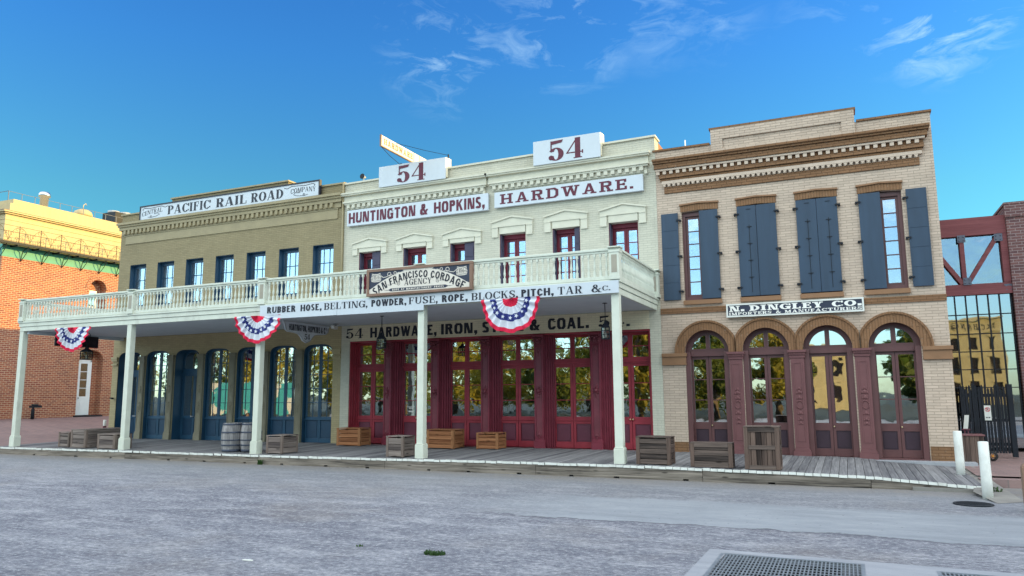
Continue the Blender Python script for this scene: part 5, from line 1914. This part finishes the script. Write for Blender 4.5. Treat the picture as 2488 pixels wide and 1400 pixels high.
# ================================================================ crates and barrels on the boardwalk
def crate(name, label, x, y, w_, d, h, mats, rz=0.0, rows=5, style='slat', top=True, group='wooden crates on the boardwalk'):
    """(x, y) is the front left corner; slatted sides inside corner battens"""
    z = deck_z(x + w_ / 2, y + d / 2) + .008
    t = thing(name, label, 'crate', (x + w_ / 2, y + d / 2, z), rz, group)
    hx, hy = w_ / 2, d / 2
    bt = .022
    fm = mats[0]
    cw = .075 if w_ > .6 else .06
    # boards
    m = MB()
    if style == 'upright':
        n = max(4, int(w_ / .1))
        for k in range(n):
            a = -hx + .03 + (w_ - .06) * k / n
            b = a + (w_ - .06) / n - .008
            m.box(a, b, -hy + .012, -hy + .030, .02 + random.uniform(0, .004), h - .02); m.box(a, b, hy - .030, hy - .012, .02, h - .02)
        n = max(3, int(d / .1))
        for k in range(n):
            a = -hy + .035 + (d - .07) * k / n
            b = a + (d - .07) / n - .004
            m.box(hx - .030, hx - .012, a, b, .02, h - .02); m.box(-hx + .012, -hx + .030, a, b, .02, h - .02)
    else:
        for k in range(rows):
            a = .012 + (h - .03) * k / rows
            b = a + (h - .03) / rows - random.uniform(.007, .014)
            j = random.uniform(-.002, .002)
            m.box(-hx + .012, hx - .012, -hy + .010 + j, -hy + .030 + j, a, b); m.box(-hx + .012, hx - .012, hy - .030, hy - .010, a, b)
            m.box(hx - .030 + j, hx - .010 + j, -hy + .031, hy - .031, a, b); m.box(-hx + .010, -hx + .030, -hy + .031, hy - .031, a, b)
    m.build('side_boards', fm, t, bevel=.003)
    # corner battens, each standing proud
    for sx in (-1, 1):
        for sy in (-1, 1):
            m = MB()
            xa, ya = sx * hx, sy * hy
            m.box(min(xa, xa - sx * cw), max(xa, xa - sx * cw), min(ya, ya - sy * .012), max(ya, ya - sy * .012), 0, h - .004)
            m.box(min(xa, xa - sx * .012), max(xa, xa - sx * .012), min(ya - sy * .0125, ya - sy * cw), max(ya - sy * .0125, ya - sy * cw), 0, h - .004)
            m.build('batten', mats[1], t, bevel=.003)
    if style == 'upright' or style == 'rails':
        m = MB()
        for zz in ((.0, h * .47, h - .085) if style == 'upright' else (.0, h - .07)):
            m.box(-hx + cw + .002, hx - cw - .002, -hy - .006, -hy + .011, zz, zz + .075); m.box(hx - .011, hx + .006, -hy + cw + .002, hy - cw - .002, zz, zz + .075)
        m.build('rail', fm.replace('_upright', ''), t, bevel=.003)
    if top:
        m = MB()
        n = max(2, int(d / .13))
        for k in range(n):
            a = -hy - .004 + (d + .008) * k / n
            m.box(-hx - .004, hx + .004, a, a + (d + .008) / n - .004, h - .003, h + .016)
        m.build('lid', fm.replace('_upright', ''), t, bevel=.003)
    return t
G = ('crate_grey', 'crate_grey_upright')
B = ('crate_brown', 'crate_brown_upright')
O = ('crate_orange', 'crate_orange_upright')
crate('crate', 'low grey crate nearest the first balcony post', -20.98, -3.25, .46, .8, .41, G, rows=4)
crate('crate', 'largest grey crate, between two smaller ones near the brick side street', -20.30, -3.36, .62, 1.35, .49, G, rows=4, style='rails')
crate('crate', 'grey crate half hidden by the second balcony post', -19.15, -3.40, .70, .55, .385, G, rows=3)
crate('crate', 'small grey crate beside the third post, across from the barrels', -13.22, -3.30, .50, .60, .43, G, rows=3)
crate('crate', 'orange cedar box against the first red bay next to the white pier', -13.0, -.78, .78, .52, .46, O, rows=4)
crate('crate', 'small upright grey crate at the boardwalk edge beside the fourth post', -9.69, -3.33, .46, .52, .45, G, rows=3)
crate('crate', 'widest orange cedar box, behind the fourth post', -10.03, -.95, .80, .60, .46, O, rows=4)
crate('crate', 'smallest orange cedar box, in front of the fourth red bay', -8.66, -.80, .60, .52, .385, O, rows=4)
crate('crate', 'brown grey slatted crate beside the end post of the balcony', -3.86, -3.36, .68, .42, .52, B, rows=5)
crate('crate', 'long low brown grey crate between the other two by the tan shop', -2.80, -3.40, .78, .30, .44, B, rows=4, style='rails')
crate('crate', 'tall dark crate of upright boards with middle rail before the second arched door', -1.80, -3.44, .62, .50, .76, ('crate_brown_upright', 'crate_brown_upright'), style='upright')

def barrel(label, x, y, h=.73, r=.245):
    t = thing('barrel', label, 'barrel', (x, y, deck_z(x, y) + .006), random.uniform(0, 3), 'weathered barrels')
    m = MB()
    n = 18
    K = 9
    def R(q): return r * (1 - .17 * (2 * q - 1) ** 2 * 1.0)
    for i in range(n):
        a0, a1 = 2 * pi * (i + .03) / n, 2 * pi * (i + .97) / n
        jr = random.uniform(-.003, .003)
        v = []
        for k in range(K + 1):
            q = k / K
            v += [((R(q) + jr) * cos(a0), (R(q) + jr) * sin(a0), h * q), ((R(q) + jr) * cos(a1), (R(q) + jr) * sin(a1), h * q), ((R(q) - .022) * cos(a1), (R(q) - .022) * sin(a1), h * q), ((R(q) - .022) * cos(a0), (R(q) - .022) * sin(a0), h * q)]
        f = [(4 * k + j, 4 * k + (j + 1) % 4, 4 * k + 4 + (j + 1) % 4, 4 * k + 4 + j) for k in range(K) for j in range(4)]
        m.raw(v, f + [(0, 1, 2, 3), (4 * K, 4 * K + 1, 4 * K + 2, 4 * K + 3)])
    m.build('staves', 'barrel_wood', t)
    for q0, q1 in ((.02, .10), (.22, .27), (.40, .44), (.66, .71), (.93, .985)):
        m = MB()
        m.lathe([(R(q0) + .004, h * q0), (R(q0) + .008, h * q0), (R(q1) + .008, h * q1), (R(q1) + .004, h * q1)], n=28, caps=False)
        m.build('hoop', 'barrel_hoop', t)
    m = MB(); m.lathe([(r * .80, h - .035), (r * .80, h - .02)], n=20, smooth=False)
    m.build('head', 'barrel_wood', t)
barrel('weathered grey barrel standing clear before the blue doors', -14.52, -3.10, r=.27)
barrel('weathered grey barrel of the pair, half hidden by the third post', -14.03, -2.95, r=.27)
# ================================================================ the yellow and brick building across the side street (left)
yb = thing('corner_building', 'brick building with sunlit yellow upper wall, green band and iron balcony across the side street', 'building', (-34.0, 12, .72))
XW = -34.0
m = MB()
aw = [(6.93, 5.0)] + [(7.38 + .45 * cos(pi - pi * i / 12), 7.02 + .45 * sin(pi * i / 12)) for i in range(13)] + [(7.83, 5.0)]
dw = [(6.66, .73)] + [(7.30 + .64 * cos(pi - pi * i / 12), 3.46 + .50 * sin(pi * i / 12)) for i in range(13)] + [(7.94, .73)]
m.slab([(2.6, .4), (40, .4), (40, 7.92), (2.6, 7.92)], [aw, dw], XW - .4, XW, axis='x')
m.box(-60, XW - .4, 2.6, 3.0, .4, 7.92)
m.box(-34.8, XW - .4, 6.5, 8.1, .4, 7.9)
part(m, 'brick_wall', 'bare_brick', yb)
m = MB(); m.box(-60, XW, 2.59, 40, 7.925, 8.47)
part(m, 'green_band', 'green_paint', yb)
m = MB()
m.box(-60, XW, 2.6, 40, 8.475, 9.98)
m.box(-60, XW + .10, 2.5, 40.1, 9.86, 9.92); m.box(-60, XW + .18, 2.42, 40.2, 9.925, 9.985)
m.box(-60, XW + .02, 2.58, 40, 9.60, 9.64)
m.box(-60, XW - .06, 2.80, 40, 9.99, 10.40); m.box(-60, XW - .1, 2.95, 8.5, 10.405, 10.62); m.box(-60, XW - .1, 8.505, 40, 10.405, 10.58)
part(m, 'upper_wall', 'yellow_stucco', yb)
m = MB(); m.box(-60, XW + .19, 2.41, 40.2, 9.987, 10.01)
part(m, 'cornice', 'frame_brown', yb)
m = MB()
for c, r0, r1, z0, k in ((7.38, .46, .66, 7.02, 1.0), (7.30, .65, .82, 3.46, .80)):
    for i in range(16):
        a0, a1 = pi * i / 16, pi * (i + 1) / 16
        m.prism([(c + r0 * cos(a0), z0 + r0 * k * sin(a0)), (c + r1 * cos(a0), z0 + r1 * k * sin(a0)), (c + r1 * cos(a1), z0 + r1 * k * sin(a1)), (c + r0 * cos(a1), z0 + r0 * k * sin(a1))], XW + .001, XW + .025, 'x')
part(m, 'brick_arch', 'bare_brick', yb)
# arched window niche
m = MB()
m.box(XW - .33, XW - .28, 6.95, 7.02, 5.0, 6.95); m.box(XW - .33, XW - .28, 7.45, 7.52, 5.0, 6.95); m.box(XW - .33, XW - .28, 7.02, 7.45, 6.86, 6.95); m.box(XW - .33, XW - .28, 7.02, 7.45, 6.1, 6.15)
o = part(m, 'window', 'white_door', yb)
m = MB(); m.box(XW - .31, XW - .305, 7.02, 7.45, 5.0, 6.86)
m.build('pane', 'clear_glass', o)
# white door with a column of panes
m = MB()
xd = XW - .22
m.box(xd - .05, xd, 6.70, 6.80, .80, 3.46); m.box(xd - .05, xd, 7.06, 7.16, .80, 3.46) if False else None
m.box(xd - .05, xd + .01, 7.42, 7.50, .80, 3.46); m.box(xd - .05, xd + .01, 6.70, 7.50, 3.40, 3.47)
m.box(xd - .04, xd, 6.80, 6.93, .80, 3.40); m.box(xd - .04, xd, 7.30, 7.42, .80, 3.40); m.box(xd - .04, xd, 6.93, 7.30, .80, 1.70); m.box(xd - .04, xd, 6.93, 7.30, 3.30, 3.40)
for z in (2.10, 2.5, 2.9):
    m.box(xd - .03, xd - .005, 6.93, 7.30, z - .015, z + .015)
m.box(xd, xd + .012, 6.99, 7.24, .95, 1.45)
o = part(m, 'door', 'white_door', yb)
m = MB(); m.box(xd - .02, xd - .015, 6.93, 7.30, 1.70, 3.30)
m.build('pane', 'old_glass', o)
m = MB(); m.blob((xd + .04, 6.88, 1.62), .03)
m.build('handle', 'black_iron', o)
m = MB(); m.box(XW - .4, XW + .12, 6.55, 8.02, .72, .79)
part(m, 'doorstep', 'dark_board', yb)
m = MB(); m.box(-34.45, -34.38, 6.6, 8.0, .7, 4.0)
part(m, 'lining', 'bare_brick', yb)
# iron balcony: floor, slats, scroll railing, brackets
m = MB()
m.box(XW + .01, XW + .56, 1.75, 24, 8.46, 8.50); m.box(XW + .53, XW + .58, 1.7, 24, 8.42, 8.53)
k = 0
while 2.0 + .98 * k < 22:
    m.box(XW + .01, XW + .55, 1.93 + .98 * k, 1.99 + .98 * k, 8.36, 8.459)
    k += 1
part(m, 'balcony_floor', 'black_iron', yb)
m = MB()
for k in range(20):
    y0 = 2.08 + .98 * k
    m.box(XW + .30, XW + .52, y0, y0 + .78, 8.415, 8.45)
part(m, 'balcony_slats', 'lime_trim', yb)
m = MB()
xr = XW + .56
for k in range(19):
    y0 = 1.96 + .98 * k
    m.tube([(xr, y0, 8.5), (xr, y0, 9.27)], .018, 5)
    for z in (9.24, 8.97, 8.56):
        m.tube([(xr, y0, z), (xr, y0 + .98, z)], .009, 4)
    c = y0 + .49
    for s in (-1, 1):
        m.tube([(xr, c + s * .49 * q, 8.58 + .63 * (1 - (1 - q) ** 2.2)) for q in (0, .15, .3, .5, .75, 1)], .009, 4)
        m.tube([(xr, c + s * .16 + s * .07 * cos(t), 8.90 + .07 * sin(t)) for t in [i * .7 for i in range(8)]], .008, 4)
        m.tube([(xr, c + s * .38 + s * .06 * cos(t), 8.70 + .06 * sin(t)) for t in [i * .7 for i in range(8)]], .008, 4)
        m.tube([(xr, c + s * .40 + s * .06 * cos(t), 9.1 + .06 * sin(t)) for t in [i * .7 for i in range(8)]], .008, 4)
    m.tube([(xr, c, 8.56), (xr, c, 9.0)], .009, 4)
part(m, 'balcony_railing', 'rail_iron', yb)
m = MB()
for k in range(18):
    y0 = 2.45 + .98 * k
    m.tube([(XW + .02, y0, 7.80), (XW + .22, y0, 7.98), (XW + .38, y0, 8.14), (XW + .5, y0, 8.36)], .016, 5)
    m.tube([(XW + .52, y0, 8.40), (XW + .3, y0, 8.36), (XW + .12, y0, 8.24), (XW + .05, y0, 8.02), (XW + .02, y0, 7.80)], .018, 5)
part(m, 'balcony_bracket', 'black_iron', yb)
# things on its roof
m = MB(); m.lathe([(.19, 0), (.19, .95), (.27, .97), (.27, 1.10), (.21, 1.2), (.16, 1.22)], n=16)
m.build('chimney_pipe', 'steel', loc=(-36.0, 5.6, 10.6), label='shiny round metal flue on the yellow building roof', cat='flue')
m = MB(); m.lathe([(.46, 0), (.46, .12), (.40, .26), (.24, .36), (.02, .40)], n=20); m.tube([(0, 0, .38), (0, 0, .62), (.0, .12, .74), (0, .18, .66)], .02, 5)
m.xf(lambda x, y, z: (x, y, z))
m.build('roof_ventilator', 'yellow_stucco', loc=(-36.0, 7.7, 11.02), label='low domed ventilator on the yellow building roof', cat='ventilator')
m = MB(); m.lathe([(.5, 0), (.5, .42)], n=4, rot=.5, smooth=False)
m.build('ventilator_base', 'yellow_stucco', loc=(-36.0, 7.7, 10.6), label='square base box under the domed roof ventilator', cat='roof box') if False else None
m = MB(); m.box(-.5, .5, -.55, .6, 0, 1.0); m.lathe([(.3, 1.0), (.3, 1.14)], -.1, -.2, 16, mi=1); m.lathe([(.3, 1.0), (.3, 1.14)], .1, .35, 16, mi=1)
m.build('air_conditioner', ['black_iron', 'grey_metal'], loc=(-36.0, 9.75, 10.6), label='dark roof air conditioning unit with two round fans', cat='roof unit')
rr = thing('roof_railing', 'thin glass and wire railing along the yellow building roof edge', 'railing', (-34.5, 5, 10.6))
m = MB()
for k in range(16):
    m.box(-34.62, -34.60, 3.0 + .62 * k, 3.02 + .62 * k, 10.62, 11.08)
m.box(-34.62, -34.60, 3.0, 13, 11.06, 11.075)
for k in range(8):
    m.box(-34.6 - .9 * k, -34.58 - .9 * k, 3.0, 3.02, 10.62, 11.08)
m.box(-42, -34.6, 2.99, 3.01, 11.06, 11.085)
part(m, 'posts', 'plate_metal', rr)

# small things along the side street
m = MB(); m.box(-.09, .09, -.09, .09, 0, 3.2); m.box(-.12, .12, -.12, .12, 0, .5)
m.build('post', 'white_paint', loc=(-33.95, 1.75, .72), label='white square post before the corner of the brick building', cat='post', bevel=.01)
barrel2 = MB()
barrel2.lathe([(.20, 0), (.235, .2), (.24, .36), (.235, .5), (.20, .72), (.17, .72), (.17, .69), (0.01, .69)], n=18)
for q0, q1 in ((.02, .08), (.2, .26), (.48, .54), (.66, .71)):
    barrel2.lathe([(.247 if .15 < q0 < .6 else .225, q0), (.247 if .15 < q0 < .6 else .225, q1)], n=18, mi=1, caps=False)
barrel2.build('barrel', ['barrel_wood', 'barrel_hoop'], loc=(-33.65, 2.45, .72), label='bluish barrel standing by the brick wall across the side street', cat='barrel')
m = MB(); m.lathe([(.075, 0), (.075, .42), (.05, .46), (.05, .50)], n=10); m.box(-.1, .1, -.12, .34, .50, .60); m.box(-.05, .05, -.06, .2, .60, .66)
m.build('standpipe', 'black_iron', loc=(-33.5, 4.25, .70), label='dark iron standpipe before the brick wall near the white door', cat='standpipe')
m = MB(); m.lathe([(.055, 0), (.055, .62), (.04, .66)], n=12); m.lathe([(.057, .36), (.057, .44)], n=12, mi=1, caps=False)
m.build('bollard', ['worn_white', 'maroon_panel'], loc=(-25.1, 1.4, .16), label='slim white bollard with a red band by the olive shop corner', cat='bollard')

# ================================================================ right of the tan shop
pv = thing('glass_pavilion', 'glass fronted hall with timber truss between the tan shop and the dark brick building', 'building', (3.2, 4.2, .2))
m = MB()
Y0 = 4.0
m.box(1.9, 3.95, Y0, Y0 + .2, 5.80, 6.07); m.box(1.9, 3.95, Y0 - .02, Y0 + .2, 5.60, 5.795)
m.box(1.9, 3.95, Y0 - .02, Y0 + .2, 4.25, 4.34); m.box(1.9, 3.95, Y0 - .06, Y0 + .2, 4.06, 4.245)
m.box(3.80, 3.95, Y0 - .03, Y0 + .2, 4.345, 5.595)
def beam(x0, z0, x1, z1, w_, y0, y1):
    dx, dz = x1 - x0, z1 - z0
    L = hypot(dx, dz)
    nx, nz = -dz / L * w_ / 2, dx / L * w_ / 2
    m.prism([(x0 + nx, z0 + nz), (x1 + nx, z1 + nz), (x1 - nx, z1 - nz), (x0 - nx, z0 - nz)], y0, y1)
beam(2.95, 4.345, 2.95, 5.595, .10, Y0 - .03, Y0 + .1)
beam(3.02, 4.36, 3.76, 5.56, .10, Y0 - .028, Y0 + .098)
beam(2.90, 4.36, 2.16, 5.56, .10, Y0 - .028, Y0 + .098)
part(m, 'truss', 'beam_wood', pv)
m = MB()
for x, z in ((2.95, 5.53), (3.76, 5.50), (3.0, 4.42), (3.88, 4.20)):
    m.box(x - .09, x + .09, Y0 - .045, Y0 - .03, z - .10, z + .09)
    for dx in (-.05, .05):
        for dz in (-.05, .04):
            m.blob((x + dx, Y0 - .05, z + dz), .018)
part(m, 'bolt_plate', 'plate_metal', pv)
m = MB(); m.box(1.9, 3.80, Y0 + .11, Y0 + .12, 4.345, 5.595)
part(m, 'upper_glazing', 'frosted_glass', pv)
m = MB()
m.box(1.9, 3.93, Y0 + .05, Y0 + .06, .25, 4.055)
part(m, 'glazing', 'curtain_wall_glass', pv)
m = MB()
for k in range(9):
    x = 1.95 + .245 * k
    m.box(x - .013, x + .013, Y0 + .0, Y0 + .049, .25, 4.055)
for z in (3.56, 3.07, 2.62, 2.17, 1.72, .9):
    m.box(1.9, 3.93, Y0 + .01, Y0 + .048, z - .011, z + .011)
part(m, 'mullions', 'black_iron', pv)
m = MB(); m.box(1.9, 3.94, Y0 + .5, Y0 + 9, 5.9, 6.0); m.box(1.9, 3.94, Y0 + 3, Y0 + 3.1, .2, 5.9)
part(m, 'roof', 'interior', pv)
db = thing('brick_building', 'tall dark purple brick building beyond the glass hall', 'building', (8, 4, .2))
m = MB(); m.box(3.955, 8, 3.9, 18, .1, 6.30); m.box(8.0, 45, 3.9, 18, .1, 8.5)  # second box: unseen taller stretch, added to keep the street out of the sun
part(m, 'wall', 'dark_brick', db)
m = MB(); m.box(3.93, 8.02, 3.87, 18, 6.30, 6.36); m.box(3.93, 8, 3.86, 3.899, 5.98, 6.29)
part(m, 'coping', 'dark_brick', db)
m = MB(); m.box(3.95, 45, 3.86, 3.899, .2, .52)
part(m, 'plinth', 'pale_concrete', db)
gt = thing('picket_gate', 'dark jagged picket gate standing before the glass hall', 'gate', (2.9, 1.9, .2))
m = MB()
x = 2.36
k = 0
while x < 3.28:
    h = 1.66 + .10 * abs(sin(x * 14)) + random.uniform(0, .04)
    wd = .040 + random.uniform(0, .012)
    m.prism([(x, .26), (x + wd, .26), (x + wd, h - .04), (x + wd / 2, h + .02), (x, h - .04)], 1.88, 1.90)
    x += wd + random.uniform(.006, .020)
    k += 1
part(m, 'pickets', 'black_iron', gt)
m = MB()
for z in (.42, .95, 1.5):
    m.box(2.36, 3.26, 1.901, 1.93, z, z + .07)
part(m, 'rail', 'black_iron', gt)
m = MB(); m.box(3.27, 3.37, 1.84, 1.94, .18, 1.78)
part(m, 'post', 'black_iron', gt)
np_ = thing('parking_sign', 'small white no parking sign on the picket gate', 'sign', (2.86, 1.86, 1.1))
m = MB(); m.box(2.80, 2.93, 1.862, 1.87, .98, 1.31); part(m, 'plate', 'worn_white', np_)
m = MB()
Font(W=.12, T=.12, serif=0).ring
for i in range(20):
    a0, a1 = 2 * pi * i / 20, 2 * pi * (i + 1) / 20
    m.face([(2.865 + r * cos(a), 1.8605, 1.22 + r * sin(a)) for r, a in ((.052, a0), (.052, a1), (.040, a1), (.040, a0))])
m.face([(2.865 - .040, 1.8600, 1.252), (2.865 - .030, 1.8600, 1.262), (2.865 + .040, 1.8600, 1.188), (2.865 + .030, 1.8600, 1.178)])
part(m, 'prohibition_ring', 'no_parking_red', np_)
m = MB(); letters(m, GOTHIC, 'P', 2.845, 2.89, 1.19, 1.25, 1.8615, eps=.0001)
m.box(2.825, 2.855, 1.8605, 1.8615, 1.03, 1.055); m.box(2.87, 2.905, 1.8605, 1.8615, 1.03, 1.055)
part(m, 'lettering', 'black_letters', np_)
pb = thing('planter_box', 'rough brown plank planter behind the two white bollards', 'planter', (2.28, .15, .14))
m = MB()
for k in range(5):
    m.box(2.07 + .084 * k, 2.148 + .084 * k, .0, .02, .15, .72)
m.box(2.07, 2.09, .022, .4, .15, .72); m.box(2.47, 2.49, .022, .4, .15, .72); m.box(2.09, 2.47, .38, .4, .15, .72)
part(m, 'side_boards', 'crate_brown_upright', pb)
m = MB(); m.box(2.05, 2.51, -.02, .42, .722, .75)
part(m, 'lid', 'plum_pilaster', pb)
mb_ = thing('menu_stand', 'small menu board standing behind the planter', 'sign', (2.30, .9, .2))
m = MB(); m.box(-.06, .06, -.01, .01, .62, .92)
m.xf(lambda x, y, z: (x * .7 + (z - .7) * .15, y, z)); m.build('board', 'worn_white', mb_)
m = MB(); m.box(-.075, .075, -.025, -.011, .60, .63); m.tube([(-.05, 0, 0), (-.03, 0, .6)], .012); m.tube([(.05, 0, 0), (.03, 0, .6)], .012)
m.build('legs', 'maroon_panel', mb_)
def bollard(label, x, y, z, h):
    m = MB()
    m.lathe([(.076, 0), (.074, .3), (.072, h - .01), (.064, h), (.0, h + .004)], n=20)
    return m.build('bollard', 'worn_white', loc=(x, y, z), label=label, cat='bollard', group='white bollards at the boardwalk end')
bollard('white round bollard standing on the boardwalk planks before the planter', 1.82, -1.82, .07, .83)
bollard('white round bollard just beyond the low corner of the boardwalk', 1.86, -4.40, .0, .86)
m = MB(); m.box(-.06, .06, -.06, .06, 0, .60); m.lathe([(.085, .60), (.03, .65)], n=4, rot=.5, smooth=False)
m.build('bollard', 'frame_brown', loc=(2.17, -5.62, 0), label='brown wooden post cut off by the edge of the photo', cat='bollard', bevel=.008)
sc = thing('kick_scooter', 'small kick scooter lying folded behind the outer white bollard', 'scooter', (2.62, 1.0, .15), .15)
for x in (.14, -.62):
    m = MB()
    m.lathe([(.06, -.022), (.10, -.02), (.105, 0), (.10, .02), (.06, .022)], n=20, caps=False)
    m.xf(lambda a, b, c: (a + x, c, b + .105))
    m.build('wheel', 'tyre', sc)
    m = MB()
    m.lathe([(.018, -.02), (.018, .02)], n=10)
    for k in range(6):
        a = k * pi / 3
        m.tube([(.0, 0, 0), (.06 * cos(a), .06 * sin(a), 0)], .008, 4)
    m.xf(lambda a, b, c: (a + x, c, b + .105))
    m.build('hub', 'orange_plastic', sc)
m = MB(); m.box(-.58, .02, -.07, .07, .09, .125); m.prism([(-.02, .125), (.06, .125), (.02, .26), (-.06, .26)], -.05, .05)
m.build('deck', 'black_iron', sc)
m = MB(); m.prism([(.02, .13), (.05, .13), (.01, .25), (-.02, .25)], -.056, -.051)
m.build('reflector', 'worn_white', sc)
m = MB(); m.tube([(.0, 0, .26), (-.5, 0, .30), (-.85, 0, .32)], .02); m.tube([(-.84, -.2, .32), (-.84, .2, .32)], .016)
m.build('steering_column', 'black_iron', sc)

# ================================================================ what stands across the street (it lights up in the shop windows)
def make_tree(label, x, y, h, r, mat, seed, leafn=5200):
    rnd = random.Random(seed)
    t = thing('street_tree', label, 'tree', (x, y, 0), rnd.uniform(0, 6), 'trees across the street')
    m = MB()
    m.tube([(0, 0, 0), (.05, .03, h * .25), (-.04, .06, h * .5), (.02, 0, h * .8)], [.24, .19, .13, .04], 8)
    tips = []
    for k in range(7):
        a = rnd.uniform(0, 6.28)
        z0 = h * rnd.uniform(.25, .55)
        e = (cos(a) * r * .6, sin(a) * r * .6, z0 + h * .22)
        m.tube([(0, 0, z0), (e[0] * .5, e[1] * .5, z0 + h * .14), e], [.09, .06, .02], 5)
        tips.append(e)
    m.build('trunk', 'bark', t)
    m = MB()
    cl = []
    for k in range(34):
        a, q = rnd.uniform(0, 6.28), sqrt(rnd.random())
        z = rnd.uniform(.14, 1.0)
        rr = r * (1 - abs(z - .52) * 1.1)
        cl.append((cos(a) * q * rr, sin(a) * q * rr, z * h, rnd.uniform(.45, .95) * r * .42))
    for k in range(leafn):
        cx_, cy_, cz_, cr = rnd.choice(cl)
        u = Vector((rnd.gauss(0, 1), rnd.gauss(0, 1), rnd.gauss(0, .8)))
        u = u.normalized() * cr * (rnd.random() ** .4)
        p = Vector((cx_, cy_, cz_)) + u
        n1 = Vector((rnd.gauss(0, 1), rnd.gauss(0, 1), rnd.gauss(0, 1))).normalized()
        n2 = n1.orthogonal().normalized()
        n3 = n1.cross(n2)
        s = rnd.uniform(.10, .24)
        m.face([p + n2 * s, p + n3 * s * .6, p - n2 * s, p - n3 * s * .6])
    m.build('crown', mat, t)
    return t
spots = [(-76, -36, 9.0, 4.2, 'leaf_gold'), (-66, -34, 8.2, 3.9, 'leaf_gold'), (-57, -37, 9.6, 4.3, 'leaf_green'), (-48, -33, 8.4, 4.0, 'leaf_gold'), (-40, -36, 9.2, 4.2, 'leaf_gold'), (-32.5, -33, 8.6, 3.8, 'leaf_green'),
         (-25.5, -35, 9.4, 3.9, 'leaf_gold'), (-19.5, -32, 8.0, 3.3, 'leaf_green'), (-13.5, -34, 7.4, 3.2, 'leaf_gold'), (-8.0, -33, 6.2, 2.6, 'leaf_green'), (-4.4, -37, 6.6, 2.3, 'leaf_gold'), (4.2, -34, 6.6, 1.9, 'leaf_green'),
         (-70, -48, 10.5, 5.2, 'leaf_green'), (-61, -47, 10, 5.0, 'leaf_gold'), (-52, -49, 10.5, 5.2, 'leaf_green'), (-44, -47, 10, 5.0, 'leaf_gold'), (-36, -48, 10.5, 5.0, 'leaf_gold'), (-29, -47, 10, 4.8, 'leaf_green'), (-22, -49, 10.5, 5.0, 'leaf_gold'), (-15.5, -47, 9, 4.2, 'leaf_green'), (-10.5, -50, 8.2, 3.6, 'leaf_gold')]
words_ = ['tall golden tree, first from the left', 'second golden tree from the left', 'tall green tree, third from the left', 'golden tree, fourth from the left', 'golden tree, fifth from the left', 'green tree, sixth from the left', 'tall golden tree, seventh from the left',
          'green tree, eighth from the left', 'golden tree, ninth from the left', 'small green tree, tenth from the left', 'small golden tree, eleventh from the left', 'narrow green tree, the last on the right'] + [q + ' tree of the back row, number ' + str(i + 1) + ' along' for i, q in enumerate(('tall green', 'golden', 'broad green', 'full golden', 'wide golden', 'green', 'tall golden', 'smaller green', 'smallest golden'))]
for k, (s_, wd) in enumerate(zip(spots, words_)):
    make_tree(wd + (' across the street, mirrored in shop windows' if k < 12 else ' across the street'), *s_, seed=k + 3)

def across(name, label, x0, x1, y, h, cols, rows, word=None):
    b = thing(name, label, 'building', ((x0 + x1) / 2, y, 0), group='sunlit buildings across the street')
    m = MB()
    H, cw, rh = [], (x1 - x0) / cols, h * .8 / rows
    for i in range(cols):
        for j in range(rows):
            a, c = x0 + cw * (i + .3), h * .04 + rh * (j + .22)
            H.append([(a, c), (a + cw * .4, c), (a + cw * .4, c + rh * .6), (a, c + rh * .6)])
    m.slab([(x0, 0), (x1, 0), (x1, h), (x0, h)], H, y - .3, y)
    m.box(x0, x0 + .3, y - 12, y - .301, 0, h - .2); m.box(x1 - .3, x1, y - 12, y - .301, 0, h - .2)
    m.box(x0 - .3, x1 + .3, y - .29, y + .35, h + .001, h + .25)
    m.box(x0 - .05, x1 + .05, y + .001, y + .15, h * .84, h * .86)
    part(m, 'wall', 'hotel_stucco', b)
    for i in range(cols):
        for j in range(rows):
            a, c = x0 + cw * (i + .3), h * .04 + rh * (j + .22)
            f = MB(); f.box(a - .15, a + cw * .4 + .15, y + .001, y + .14, c + rh * .6 + .02, c + rh * .6 + .16)
            f.box(a, a + cw * .4, y - .2, y - .15, c, c + rh * .6, 1)
            part(f, 'window', ['hotel_stucco', 'dark_board'], b)
    if word:
        m = MB()
        letters(m, SLAB, word, 0, (x1 - x0) * .8, h * .885, h * .955, 0, gap=.5, fn=lambda u, v, e: (x1 - (x1 - x0) * .1 - u, y + .004 + e * 6, v))
        part(m, 'lettering', 'black_letters', b)
    return b
across('corner_hotel', 'narrow sunlit yellow hotel lettered EXCHANGE, mirrored in the glass hall', 12.8, 20.2, -95, 11.6, 3, 3, 'EXCHANGE')
across('corner_hotel', 'low wide yellow building across the street, mirrored in the third arched door', -5.0, 2.8, -74, 6.6, 3, 2)

hd = thing('hoarding', 'turquoise and white painted hoarding across the street, mirrored in the blue arched windows', 'hoarding', (-41.5, -27, 0))
m = MB(); m.box(-46.5, -37.0, -27.06, -27.0, .25, 2.75)
part(m, 'panel', 'mural', hd)
m = MB()
for k in range(6):
    m.box(-46.5 + 1.9 * k - .04, -46.5 + 1.9 * k + .04, -27.14, -27.061, 0, 2.7)
part(m, 'post', 'frame_brown', hd)
m = MB(); m.face([(-900, -900, .006), (900, -900, .006), (900, -29.5, .006), (-900, -29.5, .006)])  # unseen near-black sheet, added so the low panes reflect dark ground
struct('dark_ground_sheet', m, 'dark_sheet', label='unseen dark sheet added under the trees to darken window reflections')
